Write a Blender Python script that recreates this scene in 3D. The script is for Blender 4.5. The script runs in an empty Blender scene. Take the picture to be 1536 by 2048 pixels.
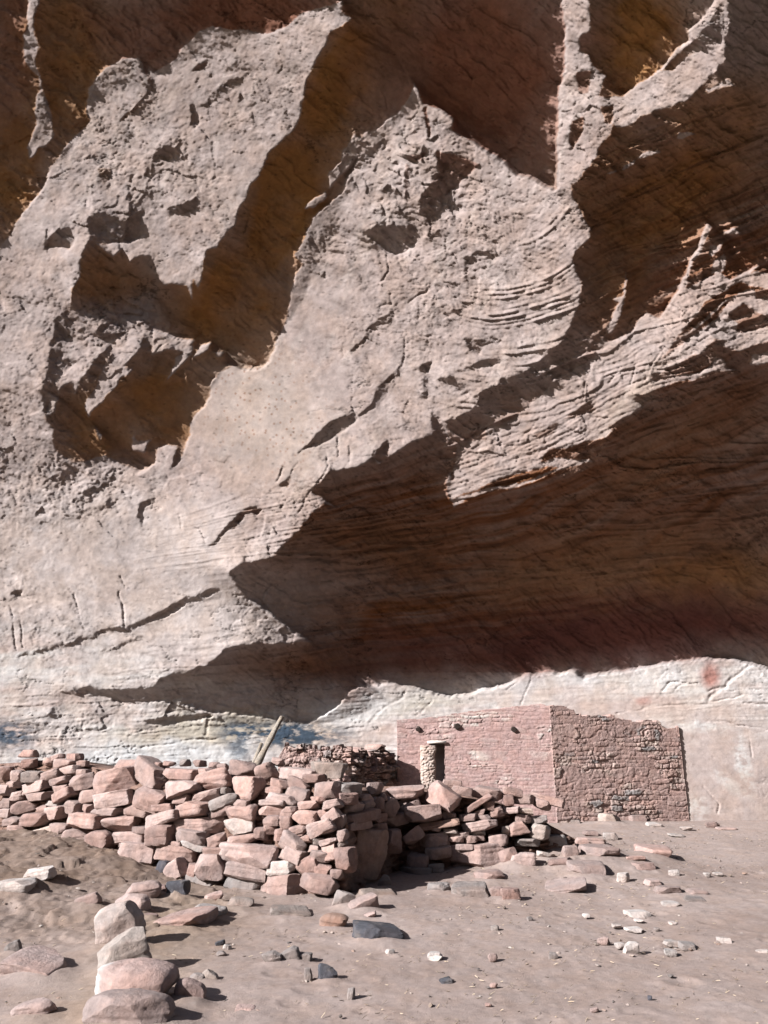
import bpy, bmesh, math, random
import numpy as np
from mathutils import Vector, Matrix

scene = bpy.context.scene
# ------------------------------------------------------------ camera
cam_data = bpy.data.cameras.new("camera"); cam = bpy.data.objects.new("camera", cam_data)
scene.collection.objects.link(cam); scene.camera = cam
cam_data.sensor_fit = 'VERTICAL'; cam_data.sensor_height = 24; cam_data.lens = 24*1518/2048
cam_data.clip_start = .05; cam_data.clip_end = 2000
cam.location = (0, 0, 1.6); cam.rotation_euler = (math.radians(90+18.1), 0, 0)
# ------------------------------------------------------------ sky, sun, exposure
_S = Vector((-.745, -.443, .5)).normalized()          # towards the sun
world = bpy.data.worlds.new("World"); scene.world = world; world.use_nodes = True
nt = world.node_tree
sky = nt.nodes.new('ShaderNodeTexSky'); sky.sky_type = 'NISHITA'; sky.sun_disc = False
sky.sun_elevation = math.asin(_S.z); sky.sun_rotation = math.atan2(_S.x, _S.y)
bg = nt.nodes['Background']; bg.inputs['Strength'].default_value = .05
nt.links.new(sky.outputs[0], bg.inputs['Color'])
sun_data = bpy.data.lights.new("sun", 'SUN'); sun = bpy.data.objects.new("sun", sun_data)
scene.collection.objects.link(sun); sun_data.energy = 5; sun_data.angle = math.radians(.5); sun_data.color = (1, .975, .965)
sun.rotation_euler = _S.to_track_quat('Z', 'Y').to_euler(); sun.location = (-20, -10, 20)
scene.view_settings.view_transform = 'Standard'; scene.view_settings.look = 'None'
scene.view_settings.exposure = 1.52; scene.view_settings.gamma = 1
scene.render.engine = 'CYCLES'
scene.cycles.max_bounces = 8; scene.cycles.diffuse_bounces = 6; scene.cycles.glossy_bounces = 1
scene.cycles.use_adaptive_sampling = True; scene.cycles.adaptive_threshold = .015
# ============================================================ rock relief (pure numpy)
# Facets of the cliff that turn towards (1) or away from (0) the sun.  Outlines were read off the
# photograph in its own 1536x2048 pixels: (value, x offset, y offset, points) with points in 1/3.072 px.
K = 1/3.072
def F(v, pts): return (v, 0., 0., 1., pts)
def Tl(v, ox, oy, pts): return (v, ox, oy, K, pts)
FACETS = [
 F(0, [(-600,-600),(695,-600),(690,0),(650,12),(600,28),(575,52),(535,68),(490,60),(455,58),(420,55),(395,65),(370,90),(352,120),(310,145),(300,140),(280,118),(245,117),(210,137),(190,157),(177,180),(172,225),(178,240),(160,265),(145,280),(125,300),(105,330),(95,360),(75,390),(45,425),(25,460),(0,500),(-100,640),(-600,1300)]),
 Tl(1,0,0,[(165,-700),(240,-700),(240,0),(215,100),(205,200),(235,290),(215,370),(235,450),(255,530),(290,620),(315,690),(325,790),(340,830),(270,900),(230,910),(205,960),(180,985),(172,900),(200,820),(225,750),(215,660),(225,580),(245,540),(225,470),(155,385),(150,300),(138,215),(160,180),(170,90)]),
 F(0, [(692,-600),(688,0),(682,20),(703,36),(687,50),(660,65),(653,91),(633,117),(620,146),(612,172),(606,199),(598,234),(586,260),(562,283),(536,309),(529,332),(515,358),(500,371),(491,397),(478,423),(469,452),(452,465),(436,488),(433,495),(413,499),(404,531),(404,557),(396,577),(386,554),(384,600),(374,570),(355,567),(326,569),(316,544),(303,515),(280,512),(257,525),(244,499),(228,515),(202,492),(177,479),(163,525),(160,557),(143,580),(140,613),(114,635),(107,678),(101,697),(98,730),(88,762),(83,785),(91,808),(88,837),(107,860),(104,883),(114,906),(143,925),(176,922),(195,912),(221,914),(247,932),(283,940),(309,925),(314,890),(355,890),(345,938),(361,922),(368,899),(381,870),(379,847),(404,818),(420,795),(418,772),(439,746),(469,732),(500,736),(529,733),(546,704),(562,662),(576,626),(580,587),(593,548),(606,528),(591,509),(607,476),(612,460),(625,436),(643,420),(663,404),(689,381),(695,352),(712,325),(725,280),(728,267),(754,257),(777,241),(795,231),(803,212),(821,189),(826,169),(835,182),(848,208),(858,212),(881,218),(907,238),(900,257),(920,270),(949,283),(972,300),(998,312),(1036,348),(1075,361),(1114,378),(1116,329),(1112,283),(1117,234),(1114,199),(1124,163),(1129,124),(1132,75),(1127,33),(1124,0),(1120,-600)]),
 # slivers that catch the sun inside the wide shaded faces
 Tl(1,500,0,[(640,820),(690,850),(660,960),(600,1040),(540,1090),(485,1165),(480,1080),(500,1045),(560,1000),(570,930),(600,880)]),
 Tl(1,500,0,[(335,1290),(400,1215),(465,1175),(470,1210),(400,1280)]),
 Tl(1,0,450,[(680,720),(780,650),(880,590),(920,630),(1050,680),(1190,710),(1180,790),(1130,860),(1070,910),(1020,970),(1070,880),(1080,820),(1130,780),(1050,770),(930,800),(940,740),(880,690),(860,760),(770,880),(820,890),(740,950),(720,980),(660,1040),(640,1080),(580,1130),(535,1180),(520,1100),(560,1040),(600,990),(610,930),(640,850),(690,800)]),
 Tl(1,0,450,[(400,570),(440,520),(520,530),(600,550),(680,590),(600,620),(590,680),(680,700),(700,740),(620,780),(580,860),(500,950),(460,1040),(440,970),(370,1000),(360,1050),(340,960),(400,920),(480,830),(380,830),(400,780),(310,760),(350,720),(430,700)]),
 Tl(1,0,450,[(1180,810),(1230,740),(1300,720),(1290,770),(1220,800)]),
 Tl(1,0,450,[(810,1390),(820,1290),(850,1330),(930,1310),(890,1410)]),
 Tl(1,0,450,[(585,1230),(625,1290),(605,1325)]),
 Tl(1,0,450,[(310,1050),(355,1060),(330,1160),(280,1180)]),
 Tl(1,0,450,[(1325,775),(1360,780),(1355,815),(1330,810)]),
 # shaded hollows of the left facet
 Tl(0,0,0,[(820,230),(870,320),(930,470),(965,625),(930,560),(890,440),(840,300)]),
 Tl(0,0,0,[(730,755),(790,680),(850,640),(960,618),(850,668),(800,705)]),
 Tl(0,0,0,[(930,980),(1000,900),(1110,830),(1110,870),(1060,940),(1070,990),(960,1010)]),
 Tl(0,0,0,[(540,1330),(640,1310),(760,1370),(870,1290),(885,1450),(750,1500),(560,1490)]),
 Tl(0,0,0,[(1050,1270),(1200,1215),(1200,1285),(1050,1330)]),
 Tl(0,0,0,[(360,1410),(430,1400),(465,1470),(430,1530),(350,1510),(265,1530)]),
 Tl(0,0,0,[(600,1040),(680,1040),(670,1100),(630,1140)]),
 Tl(0,0,0,[(1310,620),(1340,550),(1420,490),(1536,450),(1430,520),(1370,590)]),
 Tl(0,0,0,[(1190,440),(1220,390),(1280,380),(1260,420)]),
 Tl(0,0,0,[(900,1000),(935,1010),(930,1110),(890,1100)]),
 Tl(0,0,0,[(1170,640),(1200,650),(1230,760),(1180,800)]),
 # right: ochre pocket, shaded face, sunlit ledge
 Tl(0,1036,0,[(440,-1700),(440,60),(455,180),(385,230),(390,310),(440,340),(470,400),(520,450),(545,460),(530,490),(500,590),(560,600),(640,590),(700,550),(780,490),(880,415),(920,370),(980,300),(1050,240),(1050,190),(1120,120),(1170,80),(1200,0),(1215,-1700)]),
 F(0, [(1223,248),(1218,270),(1199,296),(1195,312),(1179,335),(1156,361),(1143,368),(1145,397),(1161,417),(1169,439),(1182,459),(1179,478),(1163,492),(1142,512),(1153,544),(1166,570),(1156,613),(1143,649),(1130,675),(1104,701),(1068,730),(1036,748),(1000,760),(990,775),(943,795),(968,782),(940,824),(890,841),(900,880),(905,1010),(1000,985),(1100,940),(1280,900),(2400,600),(2400,-700),(1460,-700),(1450,10),(1447,100),(1440,125),(1400,175),(1350,205),(1290,228),(1240,252)]),
 Tl(0,1036,0,[(700,590),(770,500),(870,435),(950,440),(1040,350),(1180,295),(1240,300),(1260,100),(1265,-1700),(1240,-1700),(1230,0),(1150,170),(1000,320),(880,420),(760,500)]),
 Tl(1,1036,0,[(470,600),(640,590),(720,530),(800,478),(880,415),(960,325),(1060,232),(1130,160),(1180,70),(1215,-20),(1235,-1700),(1265,-1700),(1262,0),(1190,100),(1135,190),(1070,260),(970,350),(890,430),(800,510),(740,570),(760,590),(800,510),(870,430),(950,440),(1040,350),(1100,350),(1180,295),(1240,300),(1255,230),(1265,100),(1275,-1700),(1310,-1700),(1290,100),(1270,260),(1260,380),(1210,440),(1130,530),(1040,610),(930,660),(780,700),(700,765),(600,780),(575,740),(580,640),(510,660)]),
 Tl(0,1036,0,[(360,440),(450,430),(430,570),(380,570)]),
 Tl(0,1036,0,[(335,740),(410,720),(400,820),(335,910),(320,850)]),
 Tl(0,1036,0,[(512,665),(578,640),(570,760),(530,740)]),
 Tl(1,1036,0,[(735,980),(760,945),(870,920),(870,940),(790,970)]),
 Tl(1,1036,0,[(640,1050),(655,1010),(725,985),(720,1010)]),
 Tl(1,1036,0,[(545,1065),(600,1035),(605,1050),(560,1070)]),
 Tl(1,1036,0,[(975,855),(985,815),(1040,815),(1090,825),(1010,855)]),
 Tl(1,1036,0,[(1150,550),(1210,530),(1280,490),(1340,535),(1250,530),(1170,570)]),
 Tl(1,1036,450,[(545,670),(540,640),(580,560),(620,470),(575,455),(640,425),(655,300),(662,260),(664,340),(652,440),(640,520),(610,600),(580,670)]),
 # diagonal sunlit band
 F(1, [(1036,829),(1056,808),(1082,789),(1101,769),(1143,743),(1179,720),(1192,704),(1202,675),(1218,684),(1238,678),(1264,665),(1277,642),(1296,623),(1316,636),(1335,613),(1355,583),(1362,561),(1378,531),(1397,489),(1412,444),(1422,450),(1415,470),(1397,509),(1376,548),(1373,578),(1407,557),(1443,544),(1460,560),(1482,551),(1518,533),(1490,562),(1460,572),(1443,588),(1410,603),(1394,626),(1362,665),(1345,684),(1365,675),(1394,649),(1443,606),(1492,580),(1508,580),(1511,598),(1560,596),(1560,634),(1518,626),(1485,608),(1456,632),(1475,645),(1475,662),(1498,675),(1459,684),(1427,678),(1407,707),(1381,710),(1355,730),(1329,743),(1303,753),(1306,759),(1345,753),(1394,749),(1420,733),(1427,717),(1449,717),(1456,733),(1475,740),(1427,743),(1388,762),(1348,766),(1290,789),(1264,798),(1287,815),(1244,837),(1218,850),(1228,860),(1212,873),(1166,883),(1134,896),(1101,899),(1078,922),(1117,915),(1166,919),(1189,920),(1143,938),(1091,931),(1036,947),(1003,957),(951,980),(928,985),(902,1003),(907,1016),(935,996),(996,980),(1042,970),(1032,967),(980,977),(925,990),(902,1000),(892,967),(909,962),(905,944),(915,905),(912,892),(928,879),(970,881),(974,857),(987,850),(1010,845)]),
 Tl(0,1036,450,[(820,945),(900,905),(960,880),(1150,870),(1090,915),(950,935),(850,965)]),
 Tl(0,1036,450,[(280,1200),(400,1110),(440,1090),(470,1130),(380,1180)]),
 Tl(0,1036,450,[(100,1290),(190,1230),(250,1210),(200,1290),(130,1310)]),
 Tl(0,1036,450,[(880,830),(950,740),(1040,670),(1140,600),(1250,500),(1300,470),(1230,560),(1130,640),(1020,720),(960,770)]),
 Tl(1,1036,450,[(1420,860),(1450,800),(1536,780),(1700,770),(1700,830),(1536,845)]),
 Tl(1,1036,450,[(1175,180),(1180,120),(1230,125),(1270,95),(1240,150),(1200,190)]),
 Tl(1,1036,450,[(1250,45),(1320,15),(1370,45),(1300,60)]),
 Tl(1,1036,450,[(1190,290),(1210,220),(1270,180),(1280,260),(1230,300)]),
 F(1, [(1440,690),(1480,668),(1536,652),(1800,620),(1800,650),(1536,681),(1480,702)]), F(1, [(1478,560),(1510,545),(1536,548),(1800,520),(1800,560),(1536,577),(1500,572)]),
 # shaded steps of the layered fan
 Tl(0,500,450,[(1140,945),(1230,915),(1290,960),(1360,1065),(1250,1000)]),
 Tl(0,500,450,[(1310,700),(1400,690),(1536,690),(1536,715),(1400,730)]),
 Tl(0,500,450,[(1260,900),(1400,850),(1536,810),(1536,850),(1400,890)]),
 # big soffit
 F(0, [(459,1142),(481,1131),(486,1115),(500,1125),(546,1113),(560,1095),(579,1079),(599,1060),(612,1043),(625,1024),(647,1007),(670,1014),(647,998),(621,985),(641,959),(657,939),(670,946),(686,939),(726,929),(743,913),(757,928),(777,915),(803,899),(826,883),(865,870),(861,824),(878,831),(891,867),(910,902),(904,940),(892,967),(900,1000),(907,1016),(935,1000),(996,984),(1042,972),(1100,945),(1189,921),(1240,880),(1290,815),(1348,790),(1430,770),(1480,745),(1500,740),(1536,735),(2400,640),(2400,1500),(1536,1335),(1500,1328),(1470,1318),(1415,1315),(1370,1322),(1330,1325),(1290,1333),(1230,1345),(1160,1353),(1152,1345),(1147,1342),(1110,1345),(1050,1350),(1030,1362),(990,1372),(950,1385),(900,1392),(860,1385),(835,1378),(790,1368),(750,1370),(718,1375),(695,1390),(672,1415),(640,1438),(610,1447),(565,1440),(520,1433),(480,1430),(425,1425),(370,1410),(330,1400),(290,1405),(260,1410),(240,1405),(200,1395),(150,1388),(120,1380),(180,1375),(215,1383),(270,1378),(310,1372),(320,1360),(350,1345),(375,1345),(410,1330),(430,1320),(450,1300),(480,1290),(520,1286),(590,1284),(625,1285),(600,1270),(590,1265),(560,1240),(520,1210),(505,1203),(495,1200),(485,1180),(470,1160)]),
 F(1, [(598,1283),(605,1275),(622,1284),(610,1287)]),
 F(0, [(285,1444),(350,1432),(420,1428),(432,1432),(380,1441),(330,1451)]),
 F(0, [(95,1428),(112,1410),(122,1430),(110,1436)]),
 # cracks and overhung ledges
 Tl(0,0,900,[(80,1275),(200,1240),(400,1180),(560,1140),(700,1085),(780,1090),(930,1030),(1060,960),(1140,915),(1350,848),(1355,872),(1150,945),(1060,1005),(930,1062),(790,1112),(700,1105),(560,1158),(400,1198),(200,1255)]),
 Tl(0,0,900,[(70,880),(150,862),(105,908)]),
 Tl(0,0,900,[(600,1245),(720,1200),(890,1130),(860,1160),(720,1213)]),
 Tl(0,400,900,[(150,490),(250,385),(330,355),(390,365),(360,395),(300,385),(210,480)]),
 Tl(0,400,900,[(60,602),(160,485),(175,490),(75,600)]),
 Tl(0,500,450,[(255,1435),(340,1365),(470,1225),(560,1180),(640,1155),(655,1195),(570,1275),(540,1295),(440,1345),(360,1365)]),
 Tl(0,500,450,[(665,1175),(750,1105),(790,1005),(870,915),(930,865),(935,890),(860,950),(830,1060),(760,1130),(675,1185)]),
 Tl(0,500,450,[(600,790),(690,705),(735,630),(800,575),(885,535),(860,595),(780,635),(745,650),(700,715),(620,790)]),
 Tl(0,500,450,[(700,50),(760,20),(1000,0),(1060,70),(960,170),(900,190),(800,130)]),
 Tl(0,500,450,[(400,285),(455,305),(455,268),(470,335)]),
 Tl(0,500,450,[(1045,860),(1115,835),(1090,905),(1050,900)]),
 Tl(0,500,450,[(1058,930),(1087,915),(1083,1085),(1060,1065)]),
 Tl(0,500,450,[(750,1430),(845,1308),(847,1435),(800,1455)]),
 Tl(0,500,0,[(950,960),(1085,925),(1060,980),(980,1000)]),
 Tl(0,500,0,[(955,1010),(970,1010),(980,1150),(950,1225)]),
 Tl(0,500,0,[(1140,930),(1290,960),(1420,1010),(1330,1090),(1230,1170),(1120,1330),(1040,1310),(1060,1190),(1170,1060)]),
 Tl(0,500,0,[(720,1400),(900,1385),(1000,1500),(900,1546),(750,1490)]),
 Tl(0,500,0,[(885,1150),(895,1150),(930,1310),(915,1310)]),
 Tl(0,500,0,[(1070,670),(1088,660),(1112,850),(1098,850)]),
 Tl(0,800,350,[(470,480),(590,455),(600,490),(480,520),(430,560),(420,660),(400,650),(410,510)]),
 Tl(0,800,350,[(390,990),(470,1050),(520,1010),(490,1100),(430,1080)]),
 Tl(0,400,900,[(490,215),(560,160),(545,235),(510,230)]),
 Tl(0,0,900,[(620,365),(680,280),(690,330)]),
 Tl(0,0,900,[(860,330),(960,290),(940,330),(890,350),(880,470),(850,400)]),
 Tl(0,0,900,[(480,270),(600,215),(610,265),(500,300)]),
]
# cracks: (width px, x offset, y offset, scale, points)
CRACKS = [
 (2.5,0,900,K,[(730,870),(750,960),(770,1090)]), (1.6,0,900,K,[(450,880),(480,990),(515,1110)]),
 (1.6,0,900,K,[(740,770),(770,850)]), (1.4,0,900,K,[(100,1230),(85,1080),(65,950)]), (1.4,0,900,K,[(140,1220),(130,1040)]),
 (1.6,0,900,K,[(1260,590),(1230,480),(1190,470)]), (2.2,0,900,K,[(1095,400),(1115,490)]), (1.3,0,900,K,[(430,850),(460,900)]),
 (2,400,900,K,[(780,0),(790,100),(740,170),(650,300),(600,390)]), (1.6,400,900,K,[(930,0),(920,100)]), (1.6,400,900,K,[(850,0),(848,40)]),
 (2.2,400,900,K,[(600,70),(560,140)]), (2,400,900,K,[(510,100),(470,200)]),
 (2.4,500,450,K,[(960,690),(940,870)]), (1.6,500,450,K,[(565,760),(570,810)]), (1.5,500,450,K,[(480,1000),(620,1100),(655,1190)]),
 (2.6,500,450,K,[(860,430),(870,490),(800,500)]), (3,500,450,K,[(1045,685),(1150,680)]), (2.4,500,450,K,[(835,180),(850,280),(795,380)]),
 (3,500,450,K,[(905,190),(935,280),(1000,310)]), (2.4,500,450,K,[(540,1300),(545,1400)]), (1.8,500,450,K,[(615,1360),(610,1460)]),
 (2,500,450,K,[(470,1380),(485,1480)]), (2.2,500,450,K,[(975,480),(1040,430),(1100,400)]),
 (2.6,1036,450,K,[(400,1090),(420,960)]), (2.4,1036,450,K,[(770,960),(830,840),(900,750)]), (1.8,1036,450,K,[(690,980),(720,850)]),
 (2.2,1036,450,K,[(0,1330),(60,1270),(140,1180)]), (2,1036,450,K,[(560,970),(620,880)]), (2.2,1036,450,K,[(470,1180),(560,1190)]),
 (2,1036,1300,.3099,[(930,270),(970,215),(1090,205)]),
 (5,1060,1300,.3099,[(1140,345),(1170,290),(1270,230),(1330,160),(1430,90)]), (3,1060,1300,.3099,[(1150,262),(1220,245)]),
 (1.6,1060,1300,.3099,[(560,410),(700,390),(820,360),(990,355),(1135,345)]), (1.8,1060,1300,.3099,[(1140,460),(1280,470),(1536,520)]),
 (1.8,1060,1300,.3099,[(1170,330),(1300,310),(1370,285)]), (1.6,1060,1300,.3099,[(930,268),(965,225),(1085,210)]),
 (1.4,1060,1300,.3099,[(1420,560),(1430,700)]), (1.8,1060,1300,.3099,[(1120,880),(1215,990),(1218,1050)]), (2,1060,1300,.3099,[(1380,345),(1536,352)]),
 (4,400,1380,.3333,[(1010,195),(1070,140),(1130,85),(1220,40),(1240,0)]), (2.4,400,1380,.3333,[(1330,130),(1390,60)]),
 (2.5,400,1380,.3333,[(700,270),(850,240),(980,210)]), (2,400,1380,.3333,[(0,300),(140,290)]), (1.6,400,1380,.3333,[(30,270),(70,155)]),
 (2.4,0,1380,.3333,[(850,345),(1000,325),(1100,305),(1350,290)]), (2,0,1380,.3333,[(770,340),(780,270),(850,245),(940,235)]),
 (2,0,1380,.3333,[(1220,275),(1260,160)]), (1.5,0,1380,.3333,[(370,340),(390,260),(500,245)]), (2,0,1380,.3333,[(120,280),(210,250)]),
 (2.4,768,700,.5,[(490,1360),(545,1310)]), (1.4,768,700,.5,[(550,1415),(590,1310)]),
 (2,768,0,.5,[(940,840),(965,960),(970,1070)]), (2,768,0,.5,[(1270,780),(1285,880)]),
 (2.4,850,850,K,[(950,300),(1100,320),(1160,290),(1300,270)]), (2.4,850,850,K,[(1150,460),(1300,440),(1430,400),(1536,390)]),
 (2,850,850,K,[(680,520),(760,560),(960,560)]), (2,850,850,K,[(0,900),(250,880),(500,890)]), (2.2,850,850,K,[(1120,1070),(1165,1110),(1160,1160)]),
 (2,850,850,K,[(150,1230),(205,1290),(200,1330)]), (2.2,400,900,K,[(840,640),(1100,610),(1380,560)]), (2.2,400,900,K,[(850,300),(960,340),(1200,370),(1400,340)]),
]
FOC, PITCH = 1518.0, math.radians(18.1)
CAMZ = 1.6
SUN = np.array([-.745, -.443, .5]); SUN = SUN/np.linalg.norm(SUN)      # towards the sun
_cp, _sp = math.cos(PITCH), math.sin(PITCH)
FWD = np.array([0, _cp, _sp]); UP = np.array([0, -_sp, _cp])

def rays(u, v):                       # unit view rays through photograph pixels
    x = (u-768)/FOC; y = -(v-1024)/FOC
    d = np.stack([x, FWD[1]+y*UP[1], FWD[2]+y*UP[2]], -1)
    return d/np.linalg.norm(d, axis=-1, keepdims=True)

def _hash(ix, iy, seed):
    h = (ix.astype(np.int64)*374761393 + iy.astype(np.int64)*668265263 + seed*974634777) & 0x7fffffff
    h = ((h ^ (h >> 13))*1274126177) & 0x7fffffff
    return ((h ^ (h >> 16)) & 0xffff)/65535.0
def vnoise(x, y, seed=0):             # smooth value noise, -1..1
    ix = np.floor(x); iy = np.floor(y); fx = x-ix; fy = y-iy
    ix = ix.astype(np.int64); iy = iy.astype(np.int64)
    fx = fx*fx*fx*(fx*(fx*6-15)+10); fy = fy*fy*fy*(fy*(fy*6-15)+10)
    a = _hash(ix, iy, seed); b = _hash(ix+1, iy, seed); c = _hash(ix, iy+1, seed); d = _hash(ix+1, iy+1, seed)
    return ((a+(b-a)*fx)*(1-fy) + (c+(d-c)*fx)*fy)*2-1
def fbm(x, y, octv=4, seed=0, gain=.5):
    s = 0; a = 1.; t = 0
    ca, sa = .8, .6
    for k in range(octv):
        s = s + a*vnoise(x, y, seed+k*17); t += a
        x, y = (ca*x-sa*y)*2.03+5.2, (sa*x+ca*y)*2.03+1.7; a *= gain
    return s/t
def cells(x, y, seed=0):              # worley: nearest distance, second distance, id of the nearest
    ix = np.floor(x).astype(np.int64); iy = np.floor(y).astype(np.int64)
    d1 = np.full(x.shape, 9.); d2 = np.full(x.shape, 9.); idn = np.zeros(x.shape)
    for a in (-1, 0, 1):
        for b in (-1, 0, 1):
            px = ix+a+_hash(ix+a, iy+b, seed); py = iy+b+_hash(ix+a, iy+b, seed+7)
            d = np.hypot(px-x, py-y); h = _hash(ix+a, iy+b, seed+13)
            n = d < d1
            d2 = np.where(n, d1, np.minimum(d2, d)); idn = np.where(n, h, idn); d1 = np.where(n, d, d1)
    return d1, d2, idn

def plates(x, y, seed=0):              # broken plates: a tilted plane per worley cell; returns height, edge distance, id
    ix = np.floor(x).astype(np.int64); iy = np.floor(y).astype(np.int64)
    d1 = np.full(x.shape, 9.); d2 = np.full(x.shape, 9.); h = np.zeros(x.shape); idn = np.zeros(x.shape)
    for a in (-1, 0, 1):
        for b in (-1, 0, 1):
            px = ix+a+_hash(ix+a, iy+b, seed); py = iy+b+_hash(ix+a, iy+b, seed+7)
            d = np.hypot(px-x, py-y); k = _hash(ix+a, iy+b, seed+13); n = d < d1
            g = k-.5+(x-px)*(_hash(ix+a, iy+b, seed+19)-.5)*1.6+(y-py)*(_hash(ix+a, iy+b, seed+23)-.5)*1.6
            d2 = np.where(n, d1, np.minimum(d2, d)); h = np.where(n, g, h); idn = np.where(n, k, idn); d1 = np.where(n, d, d1)
    return h, d2-d1, idn
def raster(polys, u0, v0, step, nx, ny, init=1):
    m = np.full((ny, nx), float(init))
    for val, ox, oy, k, pts in polys:
        p = np.array(pts, float)*k + (ox, oy)
        i0 = max(int((p[:,0].min()-u0)/step)-1, 0); i1 = min(int((p[:,0].max()-u0)/step)+2, nx)
        j0 = max(int((p[:,1].min()-v0)/step)-1, 0); j1 = min(int((p[:,1].max()-v0)/step)+2, ny)
        if i1 <= i0 or j1 <= j0: continue
        X, Y = np.meshgrid(u0+step*np.arange(i0, i1), v0+step*np.arange(j0, j1))
        ins = np.zeros(X.shape, bool); n = len(p)
        for a in range(n):
            x1, y1 = p[a]; x2, y2 = p[(a+1) % n]
            if y1 == y2: continue
            c = (y1 > Y) != (y2 > Y)
            ins ^= c & (X < (x2-x1)*(Y-y1)/(y2-y1)+x1)
        m[j0:j1, i0:i1][ins] = val
    return m
def segdist(lines, u0, v0, step, nx, ny, reach):
    best = np.zeros((ny, nx))          # 1 on the crack line, 0 outside its width
    for w, ox, oy, k, pts in lines:
        p = np.array(pts, float)*k + (ox, oy)
        for a in range(len(p)-1):
            lo = np.minimum(p[a], p[a+1])-reach*w; hi = np.maximum(p[a], p[a+1])+reach*w
            i0 = max(int((lo[0]-u0)/step), 0); i1 = min(int((hi[0]-u0)/step)+2, nx)
            j0 = max(int((lo[1]-v0)/step), 0); j1 = min(int((hi[1]-v0)/step)+2, ny)
            if i1 <= i0 or j1 <= j0: continue
            X, Y = np.meshgrid(u0+step*np.arange(i0, i1), v0+step*np.arange(j0, j1))
            e = p[a+1]-p[a]; t = np.clip(((X-p[a][0])*e[0]+(Y-p[a][1])*e[1])/max(e@e, 1e-6), 0, 1)
            d = np.hypot(X-p[a][0]-t*e[0], Y-p[a][1]-t*e[1])
            best[j0:j1, i0:i1] = np.maximum(best[j0:j1, i0:i1], np.clip(1.3-d/(.8*w), 0, 1))
    return best
def sample(img, u0, v0, step, u, v):
    x = np.clip((u-u0)/step, 0, img.shape[1]-1.001); y = np.clip((v-v0)/step, 0, img.shape[0]-1.001)
    i = x.astype(int); j = y.astype(int); fx = x-i; fy = y-j
    return (img[j, i]*(1-fx)+img[j, i+1]*fx)*(1-fy) + (img[j+1, i]*(1-fx)+img[j+1, i+1]*fx)*fy
def blobs(lst, u, v):                  # soft elliptical patches (cx, cy, rx, ry, degrees, weight)
    o = np.zeros(u.shape)
    for cx, cy, rx, ry, dg, w in lst:
        c, s = math.cos(math.radians(dg)), math.sin(math.radians(dg))
        a = ((u-cx)*c+(v-cy)*s)/rx; b = (-(u-cx)*s+(v-cy)*c)/ry
        o = np.maximum(o, w*np.clip(1.5-np.sqrt(a*a+b*b), 0, 1))
    return o
def sstep(a, b, x):
    t = np.clip((x-a)/(b-a), 0, 1); return t*t*(3-2*t)

U0, U1, V0, V1 = -260., 1800., -300., 1700.
EDGE = 120.                            # rim outside the frame that stays turned to the sun
ASUN = -SUN                            # direction the light travels
AU = 768+FOC*ASUN[0]/(ASUN@FWD); AV = 1024-FOC*(ASUN@UP)/(ASUN@FWD)    # where light paths meet in the image

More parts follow.
